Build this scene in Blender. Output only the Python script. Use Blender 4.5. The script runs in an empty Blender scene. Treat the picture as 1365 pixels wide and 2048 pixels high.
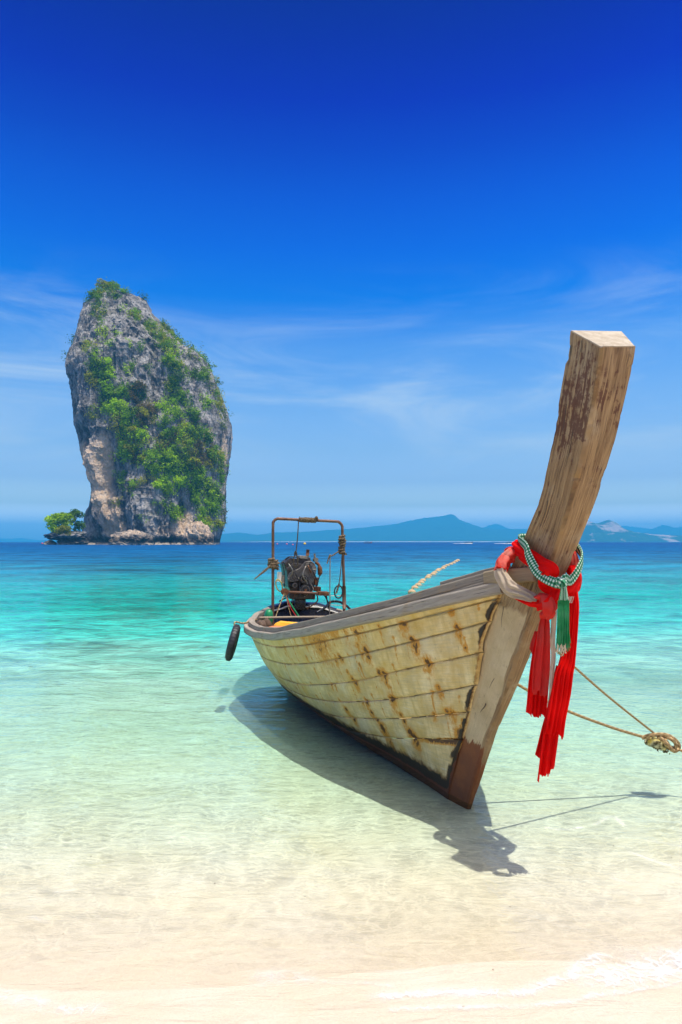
import bpy, bmesh, math, random
import numpy as np
from mathutils import Vector
SC = bpy.context.scene
COL = SC.collection
PI = math.pi
rng = np.random.default_rng(7)
random.seed(7)

# ------------------------------------------------------------------ camera
EXPO = 0.68
HZ = 1083.5
EYE = np.array([0.0, 0.0, 1.7])
cam = bpy.data.cameras.new('camera')
cam.sensor_fit = 'VERTICAL'; cam.sensor_height = 36.0; cam.sensor_width = 24.0
cam.lens = 36.0 * 1365.0 / 2048.0
cam.shift_y = (HZ - 1024.0) / 2048.0
cam.clip_start = 0.05; cam.clip_end = 40000
camo = bpy.data.objects.new('camera', cam); COL.objects.link(camo)
camo.location = EYE; camo.rotation_euler = (PI / 2, 0, 0)
SC.camera = camo
SC.render.resolution_x = 682; SC.render.resolution_y = 1024
SC.view_settings.view_transform = 'Standard'; SC.view_settings.look = 'None'
SC.view_settings.exposure = EXPO; SC.view_settings.gamma = 1.0
SC.view_settings.use_curve_mapping = False
SC.render.engine = 'CYCLES'
SC.cycles.max_bounces = 8; SC.cycles.diffuse_bounces = 4; SC.cycles.glossy_bounces = 3
SC.cycles.transparent_max_bounces = 24; SC.cycles.volume_bounces = 0
SC.cycles.caustics_reflective = False; SC.cycles.caustics_refractive = False
SC.cycles.use_denoising = True
SC.cycles.sample_clamp_indirect = 6.0

# ------------------------------------------------------------------ sun and sky
SUNV = np.array([0.20, -0.12, 1.0]); SUNV /= np.linalg.norm(SUNV)      # towards the sun
sun = bpy.data.lights.new('sun', 'SUN'); sun.energy = 3.1; sun.angle = math.radians(0.5)
sun.color = (1.0, 0.955, 0.88)
suno = bpy.data.objects.new('sun', sun); COL.objects.link(suno)
suno.rotation_euler = Vector(SUNV).to_track_quat('Z', 'Y').to_euler()
suno.location = (4, -3, 30)

def lin(c):
    c = np.asarray(c, float) / 255.0
    return np.where(c <= 0.04045, c / 12.92, ((c + 0.055) / 1.055) ** 2.4)

class NT:
    """tiny node-tree writer"""
    def __init__(s, tree): s.t = tree; s.n = tree.nodes; s.l = tree.links
    def __call__(s, typ, ins=None, out=0, **props):
        nd = s.n.new('ShaderNode' + typ)
        for k, v in props.items(): setattr(nd, k, v)
        for k, v in (ins or {}).items():
            so = nd.inputs[k]
            if isinstance(v, bpy.types.NodeSocket): s.l.new(v, so)
            else: so.default_value = v
        return nd.outputs[out]
    def math(s, op, a, b=0.0, c=0.0, clamp=False):
        return s('Math', {0: a, 1: b, 2: c}, operation=op, use_clamp=clamp)
    def maprange(s, v, a, b, c=0.0, d=1.0, smooth=False):
        return s('MapRange', {0: v, 1: a, 2: b, 3: c, 4: d}, interpolation_type='SMOOTHSTEP' if smooth else 'LINEAR')
    def mix(s, f, a, b, blend='MIX'):
        nd = s.n.new('ShaderNodeMix'); nd.data_type = 'RGBA'; nd.blend_type = blend
        for i, v in ((0, f), (6, a), (7, b)):
            if isinstance(v, bpy.types.NodeSocket): s.l.new(v, nd.inputs[i])
            else: nd.inputs[i].default_value = v if i == 0 else (tuple(v) + (1,) if len(v) == 3 else v)
        return nd.outputs[2]
    def ramp(s, v, stops, interp='LINEAR'):
        nd = s.n.new('ShaderNodeValToRGB'); s.l.new(v, nd.inputs[0]); cr = nd.color_ramp; cr.interpolation = interp
        for i, (p, c) in enumerate(stops):
            e = cr.elements[i] if i < 2 else cr.elements.new(p)
            e.position = p
        for e, (p, c) in zip(cr.elements, stops):
            e.color = (c, c, c, 1) if np.isscalar(c) else tuple(c) + (1,)
        return nd.outputs[0]
    def noise(s, vec, scale, detail=4, rough=0.55, dist=0.0, out=0):
        return s('TexNoise', {'Vector': vec, 'Scale': scale, 'Detail': detail, 'Roughness': rough, 'Distortion': dist}, out)
    def mapping(s, vec, scale=(1, 1, 1), rot=(0, 0, 0), loc=(0, 0, 0)):
        return s('Mapping', {'Vector': vec, 'Scale': scale, 'Rotation': rot, 'Location': loc})
    def bump(s, h, dist=0.01, strength=1.0):
        return s('Bump', {'Height': h, 'Distance': dist, 'Strength': strength})

world = bpy.data.worlds.new('World'); SC.world = world; world.use_nodes = True
T = NT(world.node_tree); T.n.clear()
sky = T.n.new('ShaderNodeTexSky'); sky.sky_type = 'NISHITA'; sky.sun_disc = False; sky.dust_density = 3.0
sky.sun_elevation = math.asin(SUNV[2]); sky.sun_rotation = math.atan2(SUNV[0], SUNV[1])
d_ = T('TexCoord', out=0)
xyz = T.n.new('ShaderNodeSeparateXYZ'); T.l.new(d_, xyz.inputs[0])
el = T.math('ARCSINE', xyz.outputs[2])
elf = T.math('DIVIDE', T.math('MAXIMUM', el, 0.0), PI / 4, clamp=True)
# polarised, saturated sky: per-elevation grade of the Nishita sky (away from the sun)
SKYT = [(38.4, (0.0005, 0.0005, 0.3268)), (35.8, (0.0005, 0.0005, 0.4106)), (32.9, (0.0005, 0.0051, 0.5099)), (29.8, (0.0005, 0.0352, 0.5968)), (26.6, (0.0005, 0.0793, 0.7203)), (23.1, (0.0005, 0.1292, 0.8186)), (19.5, (0.0026, 0.1972, 0.8649)), (15.7, (0.1045, 0.3521, 0.919)), (11.7, (0.2306, 0.4783, 0.928)), (7.6, (0.3633, 0.5795, 0.8919)), (5.0, (0.4971, 0.665, 0.9026)), (3.0, (0.9743, 1.0921, 0.9771)), (1.2, (1.5, 1.5, 1.5))]
RAW = [(0.3, (.101, .099, .086)), (1, (.101, .099, .086)), (3, (.256, .283, .268)), (6, (.274, .34, .384)), (10, (.241, .324, .432)), (15, (.212, .294, .424)), (20, (.186, .26, .399)), (28, (.172, .239, .377)), (38, (.179, .237, .371)), (45, (.201, .253, .384))]
stops = []
for e, c in sorted(SKYT):
    raw = np.array([np.interp(e, [r[0] for r in RAW], [r[1][k] for r in RAW]) for k in range(3)])
    stops.append((e / 45.0, tuple(np.array(c) / 2 ** EXPO / raw / 1.4)))
grade = T.ramp(elf, stops)
graded = T.mix(1.0, sky.outputs[0], grade, 'MULTIPLY')
T.n[-1]
# grade left off round the sun: unseen bright aureole, widened to fill shadows
cosg = T('VectorMath', {0: d_, 1: tuple(SUNV)}, out=1, operation='DOT_PRODUCT')
kk = T.maprange(cosg, math.cos(math.radians(57)), math.cos(math.radians(36)), 0, 1, True)
skyc = T.mix(kk, graded, sky.outputs[0])
SEED = 11.9
# thin cirrus streaks low in the sky
az = T.math('ARCTAN2', xyz.outputs[0], xyz.outputs[1])
cv = T('CombineXYZ', {0: T.math('ADD', az, T.math('MULTIPLY', el, 0.5)), 1: T.math('MULTIPLY', el, 4.6), 2: SEED})
n1 = T.noise(cv, 2.6, 8, 0.62, 0.9)
n2 = T.noise(cv, 1.1, 3, 0.5, 0.3)
cl = T.math('MULTIPLY', T.maprange(n1, 0.37, 0.82, 0, 1.0, True), T.maprange(n2, 0.32, 0.60, 0.15, 1, True))
band = T.math('MULTIPLY', T.maprange(el, 0.05, 0.17, 0.25, 1, True), T.maprange(el, 0.25, 0.40, 1, 0.0, True))
cl = T.math('MULTIPLY', T.math('MULTIPLY', cl, band), 1.0, clamp=True)
CW = tuple(lin((205, 226, 245)) / 2 ** EXPO / 0.14)
skyc = T.mix(cl, skyc, CW)
bg = T('Background', {'Color': skyc, 'Strength': 0.14})
wo = T.n.new('ShaderNodeOutputWorld'); T.l.new(bg, wo.inputs[0])

# ------------------------------------------------------------------ helpers: noise, geometry, tags
def _hash(ix, iy, iz):
    h = (ix * 374761393 + iy * 668265263 + iz * 2147483647) & 0xFFFFFFFF
    h = ((h ^ (h >> 13)) * 1274126177) & 0xFFFFFFFF
    return ((h ^ (h >> 16)) & 0xFFFF) / 65535.0
def vnoise(p):
    p = np.asarray(p, float); i = np.floor(p).astype(np.int64); f = p - i; f = f * f * f * (f * (f * 6 - 15) + 10)
    r = 0
    for dx in (0, 1):
        for dy in (0, 1):
            for dz in (0, 1):
                w = (f[..., 0] if dx else 1 - f[..., 0]) * (f[..., 1] if dy else 1 - f[..., 1]) * (f[..., 2] if dz else 1 - f[..., 2])
                r = r + w * _hash(i[..., 0] + dx, i[..., 1] + dy, i[..., 2] + dz)
    return r * 2 - 1
def fbm(p, octv=4, gain=0.5, ridged=False):
    p = np.asarray(p, float); a = 1.0; s = 0; t = 0
    for o in range(octv):
        n = vnoise(p * 2 ** o + 17.3 * o)
        s = s + a * ((1 - 2 * np.abs(n)) if ridged else n); t += a; a *= gain
    return s / t
def st3(x, y, z):
    x, y, z = np.broadcast_arrays(x, y, z); return np.stack([x, y, z], -1)
def sstep(a, b, x):
    t = np.clip((np.asarray(x, float) - a) / (b - a), 0, 1); return t * t * (3 - 2 * t)

class Geo:
    def __init__(s): s.v = []; s.f = []; s.n = 0; s.uv = []; s.att = {}; s.has_uv = False
    def add(s, verts, faces, uv=None, att=None):
        verts = np.asarray(verts, float).reshape(-1, 3)
        s.v.append(verts); s.f.extend([tuple(int(i) + s.n for i in f) for f in faces])
        m = len(verts)
        s.uv.append(np.zeros((m, 2)) if uv is None else np.asarray(uv, float).reshape(-1, 2))
        if uv is not None: s.has_uv = True
        for k in (att or {}): s.att.setdefault(k, [np.zeros(s.n)] if s.n else [])
        for k in s.att:
            s.att[k].append(np.zeros(m) if not att or k not in att else np.asarray(att[k], float).ravel())
        s.n += m
        return s
    def grid(s, P, uv=None, att=None, cu=False, cv=False, flip=False):
        P = np.asarray(P); nu, nv = P.shape[:2]; fs = []
        for i in range(nu if cu else nu - 1):
            a = i * nv; b = ((i + 1) % nu) * nv
            for j in range(nv if cv else nv - 1):
                k = (j + 1) % nv
                fs.append((a + j, a + k, b + k, b + j) if flip else (a + j, b + j, b + k, a + k))
        return s.add(P, fs, uv, att)
    def box(s, c, ax, h):
        c = np.asarray(c, float); ax = np.asarray(ax, float)
        vs = [c + sx * h[0] * ax[0] + sy * h[1] * ax[1] + sz * h[2] * ax[2] for sx in (-1, 1) for sy in (-1, 1) for sz in (-1, 1)]
        return s.add(vs, [(0, 1, 3, 2), (4, 6, 7, 5), (0, 4, 5, 1), (2, 3, 7, 6), (0, 2, 6, 4), (1, 5, 7, 3)])
    def sweep(s, path, sec, up=None, closed=False, caps=True, uvs=None, att=None):
        """sec: (k,2) section or (n,k,2); first axis sideways, second up"""
        path = np.asarray(path, float); n = len(path)
        tan = np.gradient(path, axis=0)
        if closed: tan = np.roll(path, -1, 0) - np.roll(path, 1, 0)
        tan /= np.linalg.norm(tan, axis=1, keepdims=True) + 1e-12
        if up is None:
            nrm = np.zeros_like(path); t0 = tan[0]; r = np.array([0, 0, 1.0]) if abs(t0[2]) < .9 else np.array([1.0, 0, 0])
            nrm[0] = np.cross(t0, r); nrm[0] /= np.linalg.norm(nrm[0])
            for i in range(1, n):
                q = nrm[i - 1] - tan[i] * (nrm[i - 1] @ tan[i]); nrm[i] = q / (np.linalg.norm(q) + 1e-12)
            side = nrm; upv = np.cross(tan, side)
        else:
            upv = np.broadcast_to(np.asarray(up, float), path.shape); side = np.cross(tan, upv)
            side = side / (np.linalg.norm(side, axis=1, keepdims=True) + 1e-12); upv = np.cross(side, tan)
        sec = np.asarray(sec, float)
        if sec.ndim == 2: sec = np.broadcast_to(sec, (n,) + sec.shape)
        P = path[:, None] + sec[..., 0:1] * side[:, None] + sec[..., 1:2] * upv[:, None]
        k = sec.shape[1]
        L = np.concatenate([[0], np.cumsum(np.linalg.norm(np.diff(path, axis=0), axis=1))])
        uv = np.stack(np.broadcast_arrays(L[:, None], np.linspace(0, 1, k)[None]), -1)
        b0 = s.n
        s.grid(P, uv, att, cu=closed, cv=True)
        if caps and not closed:
            s.f.append(tuple(range(b0 + k - 1, b0 - 1, -1))); e = b0 + (n - 1) * k
            s.f.append(tuple(range(e, e + k)))
        return s
    def tube(s, path, r, k=8, closed=False, caps=True):
        a = np.arange(k) / k * 2 * PI
        r = np.broadcast_to(np.asarray(r, float), (len(path),))
        sec = np.stack([r[:, None] * np.cos(a), r[:, None] * np.sin(a)], -1)
        return s.sweep(path, sec, None, closed, caps)
    def build(s, name, mat, parent=None, smooth=False, bevel=0, loc=None, weld=False):
        me = bpy.data.meshes.new(name)
        V = np.concatenate(s.v)
        if loc is None: loc = parent_loc(parent) if parent else V.mean(0) * [1, 1, 0] + [0, 0, V[:, 2].min()]
        loc = np.asarray(loc, float)
        me.from_pydata((V - loc).tolist(), [], s.f)
        if s.has_uv:
            U = np.concatenate(s.uv); lay = me.uv_layers.new(name='UVMap')
            li = np.empty(len(me.loops), np.int32); me.loops.foreach_get('vertex_index', li)
            lay.data.foreach_set('uv', U[li].astype(np.float32).ravel())
        for k, v in s.att.items():
            a = me.attributes.new(k, 'FLOAT', 'POINT'); a.data.foreach_set('value', np.concatenate(v).astype(np.float32))
        if mat: me.materials.append(mat)
        if smooth: me.shade_smooth()
        me.update()
        o = bpy.data.objects.new(name, me); COL.objects.link(o)
        o.location = loc
        if parent:
            o.parent = parent; o.location = loc - parent_loc(parent)
        if bevel:
            m = o.modifiers.new('bevel', 'BEVEL'); m.width = bevel; m.segments = 2; m.limit_method = 'ANGLE'; m.angle_limit = 0.6
        return o
def parent_loc(p):
    l = np.zeros(3)
    while p is not None: l = l + np.array(p.location); p = p.parent
    return l
def tag(o, label=None, cat=None, group=None, kind=None):
    if label: o['label'] = label
    if cat: o['category'] = cat
    if group: o['group'] = group
    if kind: o['kind'] = kind
    return o
def empty(name, loc, label, cat, group=None):
    o = bpy.data.objects.new(name, None); COL.objects.link(o); o.location = loc; o.empty_display_size = .2
    return tag(o, label, cat, group)
def smoothpath(pts, n=60):
    pts = np.asarray(pts, float); m = len(pts); P = np.vstack([2 * pts[0] - pts[1], pts, 2 * pts[-1] - pts[-2]])
    out = []
    for t in np.linspace(0, m - 1, n):
        i = min(int(t), m - 2); f = t - i; p0, p1, p2, p3 = P[i:i + 4]
        out.append(.5 * (2 * p1 + (p2 - p0) * f + (2 * p0 - 5 * p1 + 4 * p2 - p3) * f * f + (3 * p1 - p0 - 3 * p2 + p3) * f ** 3))
    return np.array(out)
def circle(k=8, r=1.0, r2=None):
    a = np.arange(k) / k * 2 * PI; return np.stack([r * np.cos(a), (r2 or r) * np.sin(a)], -1)

# ------------------------------------------------------------------ materials
def mat(name):
    m = bpy.data.materials.new(name); m.use_nodes = True; t = NT(m.node_tree); t.n.clear()
    o = t.n.new('ShaderNodeOutputMaterial'); t.outn = o
    return m, t
def fin(t, sh): t.l.new(sh, t.outn.inputs[0])
def principled(t, col, rough=0.6, nrm=None, metal=0.0, spec=0.4, **kw):
    d = {'Base Color': col if isinstance(col, bpy.types.NodeSocket) else tuple(col) + (1,), 'Roughness': rough, 'Metallic': metal, 'Specular IOR Level': spec}
    if nrm is not None: d['Normal'] = nrm
    d.update(kw)
    return t('BsdfPrincipled', d)
def simple(name, c1, c2, scale=12, rough=0.6, metal=0.0, spec=0.4, bump=0.002, detail=5):
    m, t = mat(name); p = t('TexCoord', out=3)
    n = t.noise(p, scale, detail, 0.6)
    col = t.mix(t.maprange(n, 0.35, 0.65), c1, c2)
    fin(t, principled(t, col, rough, t.bump(n, bump), metal, spec)); return m

def sand_mat():
    m, t = mat('coral sand'); p = t('NewGeometry', out=0)
    n = t.noise(p, 2.2, 6, 0.6); g = t.noise(p, 90, 3, 0.7); sp = t.noise(p, 34, 2, 0.6)
    col = t.mix(t.maprange(n, 0.3, 0.7), (.77, .675, .50), (.84, .765, .62))
    col = t.mix(t.maprange(sp, 0.68, 0.76, 0, .3), col, (.45, .36, .26))
    col = t.mix(t.maprange(g, 0.3, 0.75, 0, .35), col, (.60, .50, .36))
    sz = t.n.new('ShaderNodeSeparateXYZ'); t.l.new(p, sz.inputs[0])
    damp = t.maprange(t.math('ADD', sz.outputs[2], t.math('MULTIPLY', t.math('SUBTRACT', n, .5), .02)), -.03, .004, 0, 1, True)
    col = t.mix(damp, col, t.mix(1.0, col, (.71, .685, .66), 'MULTIPLY'))
    rp = t.noise(t.mapping(p, (1.6, 6.5, 1), (0, 0, .35)), 1.3, 3, 0.5, 1.2)
    h = t.math('ADD', t.math('MULTIPLY', rp, 0.035), t.math('MULTIPLY', g, 0.006))
    fin(t, principled(t, col, 0.8, t.bump(h, 1.0, .8), spec=.25)); return m
M_SAND = sand_mat()

TINT = [(2.6, (1.0, 1.0, 1.0)), (3.4, (.93, .97, .95)), (4.5, (.825, .98, .93)), (6.0, (.735, .985, .93)), (8, (.69, .985, .94)), (14, (0.4, 0.9, 0.8))]
BODY = [(5, (0.64, 0.8, 0.62)), (7, (0.636, 0.883, 0.7302)), (9, (0.4776, 0.92, 0.6802)), (12, (0.0957, 0.6816, 0.5158)), (17, (0.0005, 0.3704, 0.2656)), (25, (0.0005, 0.3388, 0.2897)), (38, (0.0005, 0.1977, 0.2682)), (60, (0.0005, 0.1105, 0.222)), (120, (0.0005, 0.0994, 0.2442)), (500, (0.0005, 0.0627, 0.2062))]
def water_mat():
    m, t = mat('clear tropical sea water'); p = t('NewGeometry', out=0)
    s = t.n.new('ShaderNodeSeparateXYZ'); t.l.new(p, s.inputs[0])
    X, Y = s.outputs[0], s.outputs[1]
    # distance from the beach, warped so that the colour bands wander
    wob = t.noise(t.mapping(p, (.06, .10, 1)), 1.0, 4, 0.55)
    lx = t.math('LOGARITHM', t.math('MAXIMUM', Y, 0.5), 10.0)
    lx = t.math('ADD', lx, t.math('MULTIPLY', t.math('SUBTRACT', wob, 0.5), t.maprange(lx, .6, 1.2, 0.05, 0.30)))
    lx = t.math('ADD', lx, t.math('MULTIPLY', t.maprange(X, 0.5, 6), -0.07))
    f = t.maprange(lx, 0.4, 2.9)
    def q(y): return (math.log10(y) - .4) / 2.5
    mixf = t.ramp(f, [(q(2.6), 0.0), (q(4.6), 0.01), (q(6.0), .06), (q(7.5), .20), (q(9.5), .52), (q(13), .84), (q(20), .96), (q(40), 1.0)])
    tint = t.ramp(f, [(q(y), c) for y, c in TINT])
    body = t.ramp(f, [(q(y), c) for y, c in BODY])
    pat = t.noise(t.mapping(p, (.35, .9, 1), (0, 0, .1)), 1.0, 5, 0.6)
    body = t.mix(t.maprange(pat, 0.38, 0.66, 0, .42), body, t.mix(1.0, body, (.35, .72, .66), 'MULTIPLY'))
    gust = t.noise(t.mapping(p, (.012, .045, 1)), 1.0, 5, .65)
    body = t.mix(t.maprange(gust, .40, .62, 0, .6), body, t.mix(1.0, body, (.5, .62, .72), 'MULTIPLY'))
    # caustic web of light painted into the water tint (filters what passes through)
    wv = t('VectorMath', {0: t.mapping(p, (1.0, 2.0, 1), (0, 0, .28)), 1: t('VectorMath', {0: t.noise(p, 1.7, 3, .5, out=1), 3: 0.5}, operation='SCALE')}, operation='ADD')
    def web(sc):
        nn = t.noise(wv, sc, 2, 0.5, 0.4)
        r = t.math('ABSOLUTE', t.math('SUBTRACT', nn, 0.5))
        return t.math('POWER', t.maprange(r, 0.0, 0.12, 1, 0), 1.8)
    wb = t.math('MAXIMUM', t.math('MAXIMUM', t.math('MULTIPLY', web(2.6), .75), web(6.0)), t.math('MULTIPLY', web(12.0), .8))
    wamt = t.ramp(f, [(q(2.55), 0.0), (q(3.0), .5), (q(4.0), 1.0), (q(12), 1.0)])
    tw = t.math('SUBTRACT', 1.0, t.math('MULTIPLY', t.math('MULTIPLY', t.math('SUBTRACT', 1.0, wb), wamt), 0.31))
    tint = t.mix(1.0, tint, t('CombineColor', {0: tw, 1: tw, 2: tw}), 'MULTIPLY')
    # ripples
    rot = t.mapping(p, (1, 1, 1), (0, 0, .16))
    a1 = t.noise(t.mapping(rot, (.9, 1.4, 1)), 8.0, 3, .55, .5)
    a2 = t.noise(t.mapping(rot, (.75, 1.25, 1)), 3.0, 4, .6, .7)
    a3 = t.noise(t.mapping(rot, (.75, 1.1, 1)), 0.8, 4, .6, .6)
    a4 = t.noise(t.mapping(rot, (.75, 1.0, 1)), 0.24, 4, .55, .4)
    h = t.math('MULTIPLY', a1, t.maprange(Y, 2.6, 6, .003, .010))
    h = t.math('ADD', h, t.math('MULTIPLY', a2, t.maprange(Y, 2.6, 9, .008, .048)))
    h = t.math('ADD', h, t.math('MULTIPLY', a3, t.maprange(Y, 4, 16, .014, .20)))
    h = t.math('ADD', h, t.math('MULTIPLY', a4, t.maprange(Y, 8, 50, 0.0, .75)))
    nrm = t.bump(h, 1.0, 1.0)
    fr = t('Fresnel', {'IOR': 1.33, 'Normal': nrm})
    fr = t.math('MULTIPLY', fr, t.ramp(t.maprange(lx, .4, 2.9), [(q(3), .7), (q(8), .72), (q(14), .82), (q(28), .74), (q(60), .30), (q(130), .12)]))
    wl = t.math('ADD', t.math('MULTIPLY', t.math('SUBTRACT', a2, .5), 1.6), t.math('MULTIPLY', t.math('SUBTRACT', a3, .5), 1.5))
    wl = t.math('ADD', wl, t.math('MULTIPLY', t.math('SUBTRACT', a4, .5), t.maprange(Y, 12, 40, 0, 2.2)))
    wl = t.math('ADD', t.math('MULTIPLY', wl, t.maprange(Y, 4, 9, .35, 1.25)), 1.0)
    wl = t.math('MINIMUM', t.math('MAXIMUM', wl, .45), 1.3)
    body = t.mix(1.0, body, t('CombineColor', {0: wl, 1: wl, 2: wl}), 'MULTIPLY')  # bright crests and dark troughs painted into the body colour
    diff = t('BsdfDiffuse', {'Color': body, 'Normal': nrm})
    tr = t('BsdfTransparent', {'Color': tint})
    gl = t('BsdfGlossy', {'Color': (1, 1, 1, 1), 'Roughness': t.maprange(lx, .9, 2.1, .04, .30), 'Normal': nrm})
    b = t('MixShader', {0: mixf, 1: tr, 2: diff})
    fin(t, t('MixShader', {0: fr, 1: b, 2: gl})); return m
M_WATER = water_mat()

def planks_mat():
    m, t = mat('old cream boat paint'); uv = t('UVMap'); p = t('TexCoord', out=3)
    ru = t('Attribute', attribute_name='rust', out=2); ta = t('Attribute', attribute_name='tar', out=2); og = t('Attribute', attribute_name='oxide', out=2)
    g = t.noise(t.mapping(uv, (3, 60, 1)), 2.0, 5, .6, .3); n = t.noise(p, 6, 6, .62); n2 = t.noise(p, 28, 5, .65); n3 = t.noise(p, 2.2, 4, .6)
    col = t.mix(t.maprange(n, .36, .64), (.85, .67, .335), (.64, .45, .165))
    dr = t.noise(t.mapping(uv, (26, 3.2, 1)), 1.0, 5, .65, .4); col = t.mix(t.maprange(dr, .50, .70, 0, .6), col, (.50, .32, .085))
    gr = t.noise(p, 1.6, 7, .68); col = t.mix(t.maprange(gr, .47, .64, 0, .65), col, (.40, .31, .17))
    sc_ = t.noise(t.mapping(uv, (3.5, 46, 1), (0, 0, .4)), 1.0, 4, .7); col = t.mix(t.maprange(sc_, .62, .70, 0, .5), col, (.74, .68, .55))
    col = t.mix(t.maprange(g, .45, .75, 0, .45), col, (.36, .29, .18))
    col = t.mix(t.maprange(n3, .5, .72, 0, .55), col, (.66, .585, .43))
    col = t.mix(t.maprange(n2, .60, .72, 0, .6), col, (.33, .25, .14))
    col = t.mix(t.maprange(t.noise(p, 3.7, 5, .6), .48, .68, 0, .7), col, (.60, .36, .06))
    n4 = t.noise(t.mapping(uv, (55, 34, 1)), 1.0, 5, .7, .4); rr = t.math('ADD', t.math('MULTIPLY', ru, 1.1), t.math('MULTIPLY', t.math('ADD', t.math('SUBTRACT', n2, .5), t.math('SUBTRACT', n4, .5)), t.math('MULTIPLY', t.math('MINIMUM', ru, .6), 2.6)))
    col = t.mix(t.maprange(rr, .10, .42, 0, .92, True), col, (.56, .235, .014))
    col = t.mix(t.maprange(rr, .52, .80, 0, .95, True), col, (.085, .036, .014))
    tt = t.math('ADD', ta, t.math('MULTIPLY', t.math('SUBTRACT', n, .5), 1.1)); tt = t.math('ADD', tt, t.math('MULTIPLY', t.math('SUBTRACT', n2, .5), .7))
    col = t.mix(t.maprange(tt, .20, .5, 0, .8, True), col, (.26, .13, .03)); col = t.mix(t.maprange(tt, .45, .66, 0, .97, True), col, (.028, .019, .011))
    oo = t.math('ADD', og, t.math('MULTIPLY', t.math('SUBTRACT', n2, .5), .8))
    col = t.mix(t.maprange(oo, .4, .6, 0, .95, True), col, (.16, .05, .022))
    h = t.math('ADD', t.math('MULTIPLY', g, .6), n2)
    fin(t, principled(t, col, .62, t.bump(h, .004, .7), spec=.35)); return m
M_PLANK = planks_mat()

def stem_mat():
    m, t = mat('weathered prow timber'); uv = t('UVMap'); p = t('TexCoord', out=3)
    pa = t('Attribute', attribute_name='paint', out=2); ox = t('Attribute', attribute_name='oxide', out=2); sd = t('Attribute', attribute_name='stain', out=2); en = t('Attribute', attribute_name='endgrain', out=2)
    ed = t('Attribute', attribute_name='edge', out=2); ta = t('Attribute', attribute_name='tar', out=2)
    g = t.noise(t.mapping(uv, (2.2, 34, 1)), 1.6, 6, .62, .6); g2 = t.noise(t.mapping(uv, (4.5, 90, 1)), 1.5, 3, .6); n = t.noise(p, 5, 6, .62); n2 = t.noise(p, 22, 5, .65)
    col = t.mix(t.maprange(g, .34, .64), (.41, .265, .125), (.20, .112, .048))
    col = t.mix(t.maprange(n, .48, .66, 0, .75), col, (.40, .31, .19))
    col = t.mix(t.maprange(g2, .55, .68, 0, .8), col, (.07, .04, .022))
    ss = t.math('ADD', sd, t.math('MULTIPLY', t.math('SUBTRACT', g, .5), 2.4)); ss = t.math('ADD', ss, t.math('MULTIPLY', t.math('SUBTRACT', n2, .5), 2.2)); ss = t.math('ADD', ss, t.math('MULTIPLY', t.math('SUBTRACT', n, .5), 1.6))
    col = t.mix(t.maprange(ss, .45, .75, 0, .85, True), col, (.105, .038, .022))
    col = t.mix(t.maprange(t.noise(p, 9, 5, .7), .64, .73, 0, .8), col, (.085, .035, .03))
    ee = t.math('MULTIPLY', ed, t.maprange(t.noise(p, 7, 3, .6), .42, .6))
    col = t.mix(t.math('MULTIPLY', ee, .55), col, (.34, .20, .07))
    pt = t.mix(t.maprange(n, .35, .65), (.66, .51, .29), (.50, .36, .185))
    pt = t.mix(t.maprange(n2, .6, .72, 0, .6), pt, (.25, .18, .10))
    pp = t.math('ADD', pa, t.math('MULTIPLY', t.math('SUBTRACT', n, .5), 1.2)); pp = t.math('ADD', pp, t.math('MULTIPLY', t.math('SUBTRACT', g, .5), .5))
    col = t.mix(t.maprange(pp, .35, .65, 0, .95, True), col, pt)
    oo = t.math('ADD', ox, t.math('MULTIPLY', t.math('SUBTRACT', g, .5), 1.5)); oo = t.math('ADD', oo, t.math('MULTIPLY', t.math('SUBTRACT', n2, .5), .5))
    col = t.mix(t.maprange(oo, .42, .58, 0, .95, True), col, t.mix(t.maprange(n, .42, .62), (.19, .052, .016), (.27, .085, .022)))
    tt = t.math('ADD', ta, t.math('MULTIPLY', t.math('SUBTRACT', n2, .5), 1.4))
    col = t.mix(t.maprange(tt, .45, .6, 0, .95, True), col, (.05, .03, .018))
    eg = t.mix(t.maprange(n2, .4, .7), (.52, .44, .32), (.34, .265, .175))
    col = t.mix(en, col, eg)
    h = t.math('ADD', g, t.math('MULTIPLY', g2, .8))
    fin(t, principled(t, col, .68, t.bump(h, .006, .8), spec=.3)); return m
M_STEM = stem_mat()

def rail_mat(name, c1, c2, c3):
    m, t = mat(name); uv = t('UVMap'); p = t('TexCoord', out=3)
    g = t.noise(t.mapping(uv, (2.5, 9, 1)), 2.0, 6, .65, .5); n = t.noise(p, 7, 5, .6); n2 = t.noise(t.mapping(uv, (1.2, 14, 1)), 3, 3, .6, .3)
    col = t.mix(t.maprange(g, .33, .67), c1, c2)
    col = t.mix(t.maprange(n2, .60, .68, 0, .9), col, c3)
    col = t.mix(t.maprange(n, .58, .72, 0, .5), col, (.36, .25, .13))
    fin(t, principled(t, col, .75, t.bump(t.math('ADD', g, n2), .006, .8), spec=.25)); return m
M_RAIL = rail_mat('grey weathered rail wood', (.42, .36, .28), (.29, .245, .19), (.06, .05, .04))
M_CAP = rail_mat('dark weathered cap wood', (.34, .29, .22), (.22, .185, .14), (.035, .03, .025))
M_DARK = simple('dark bilge wood', (.05, .04, .03), (.09, .07, .05), 9, .8)
M_TAR = simple('glossy black tar', (.008, .009, .012), (.016, .016, .02), 10, .22, 0, .5, .012)
M_KEEL = simple('red oxide keel paint', (.15, .05, .022), (.06, .03, .018), 8, .7)
M_RUSTPIPE = simple('rusted steel pipe', (.20, .105, .06), (.10, .05, .032), 16, .55, .25, .4, .002)
M_ENGINE = simple('oily black cast iron', (.030, .027, .025), (.085, .072, .062), 24, .38, .3, .5, .003)
M_RIBS = simple('dark ribbed engine cover', (.11, .098, .085), (.20, .18, .155), 20, .42, .45, .5, .002)
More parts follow.
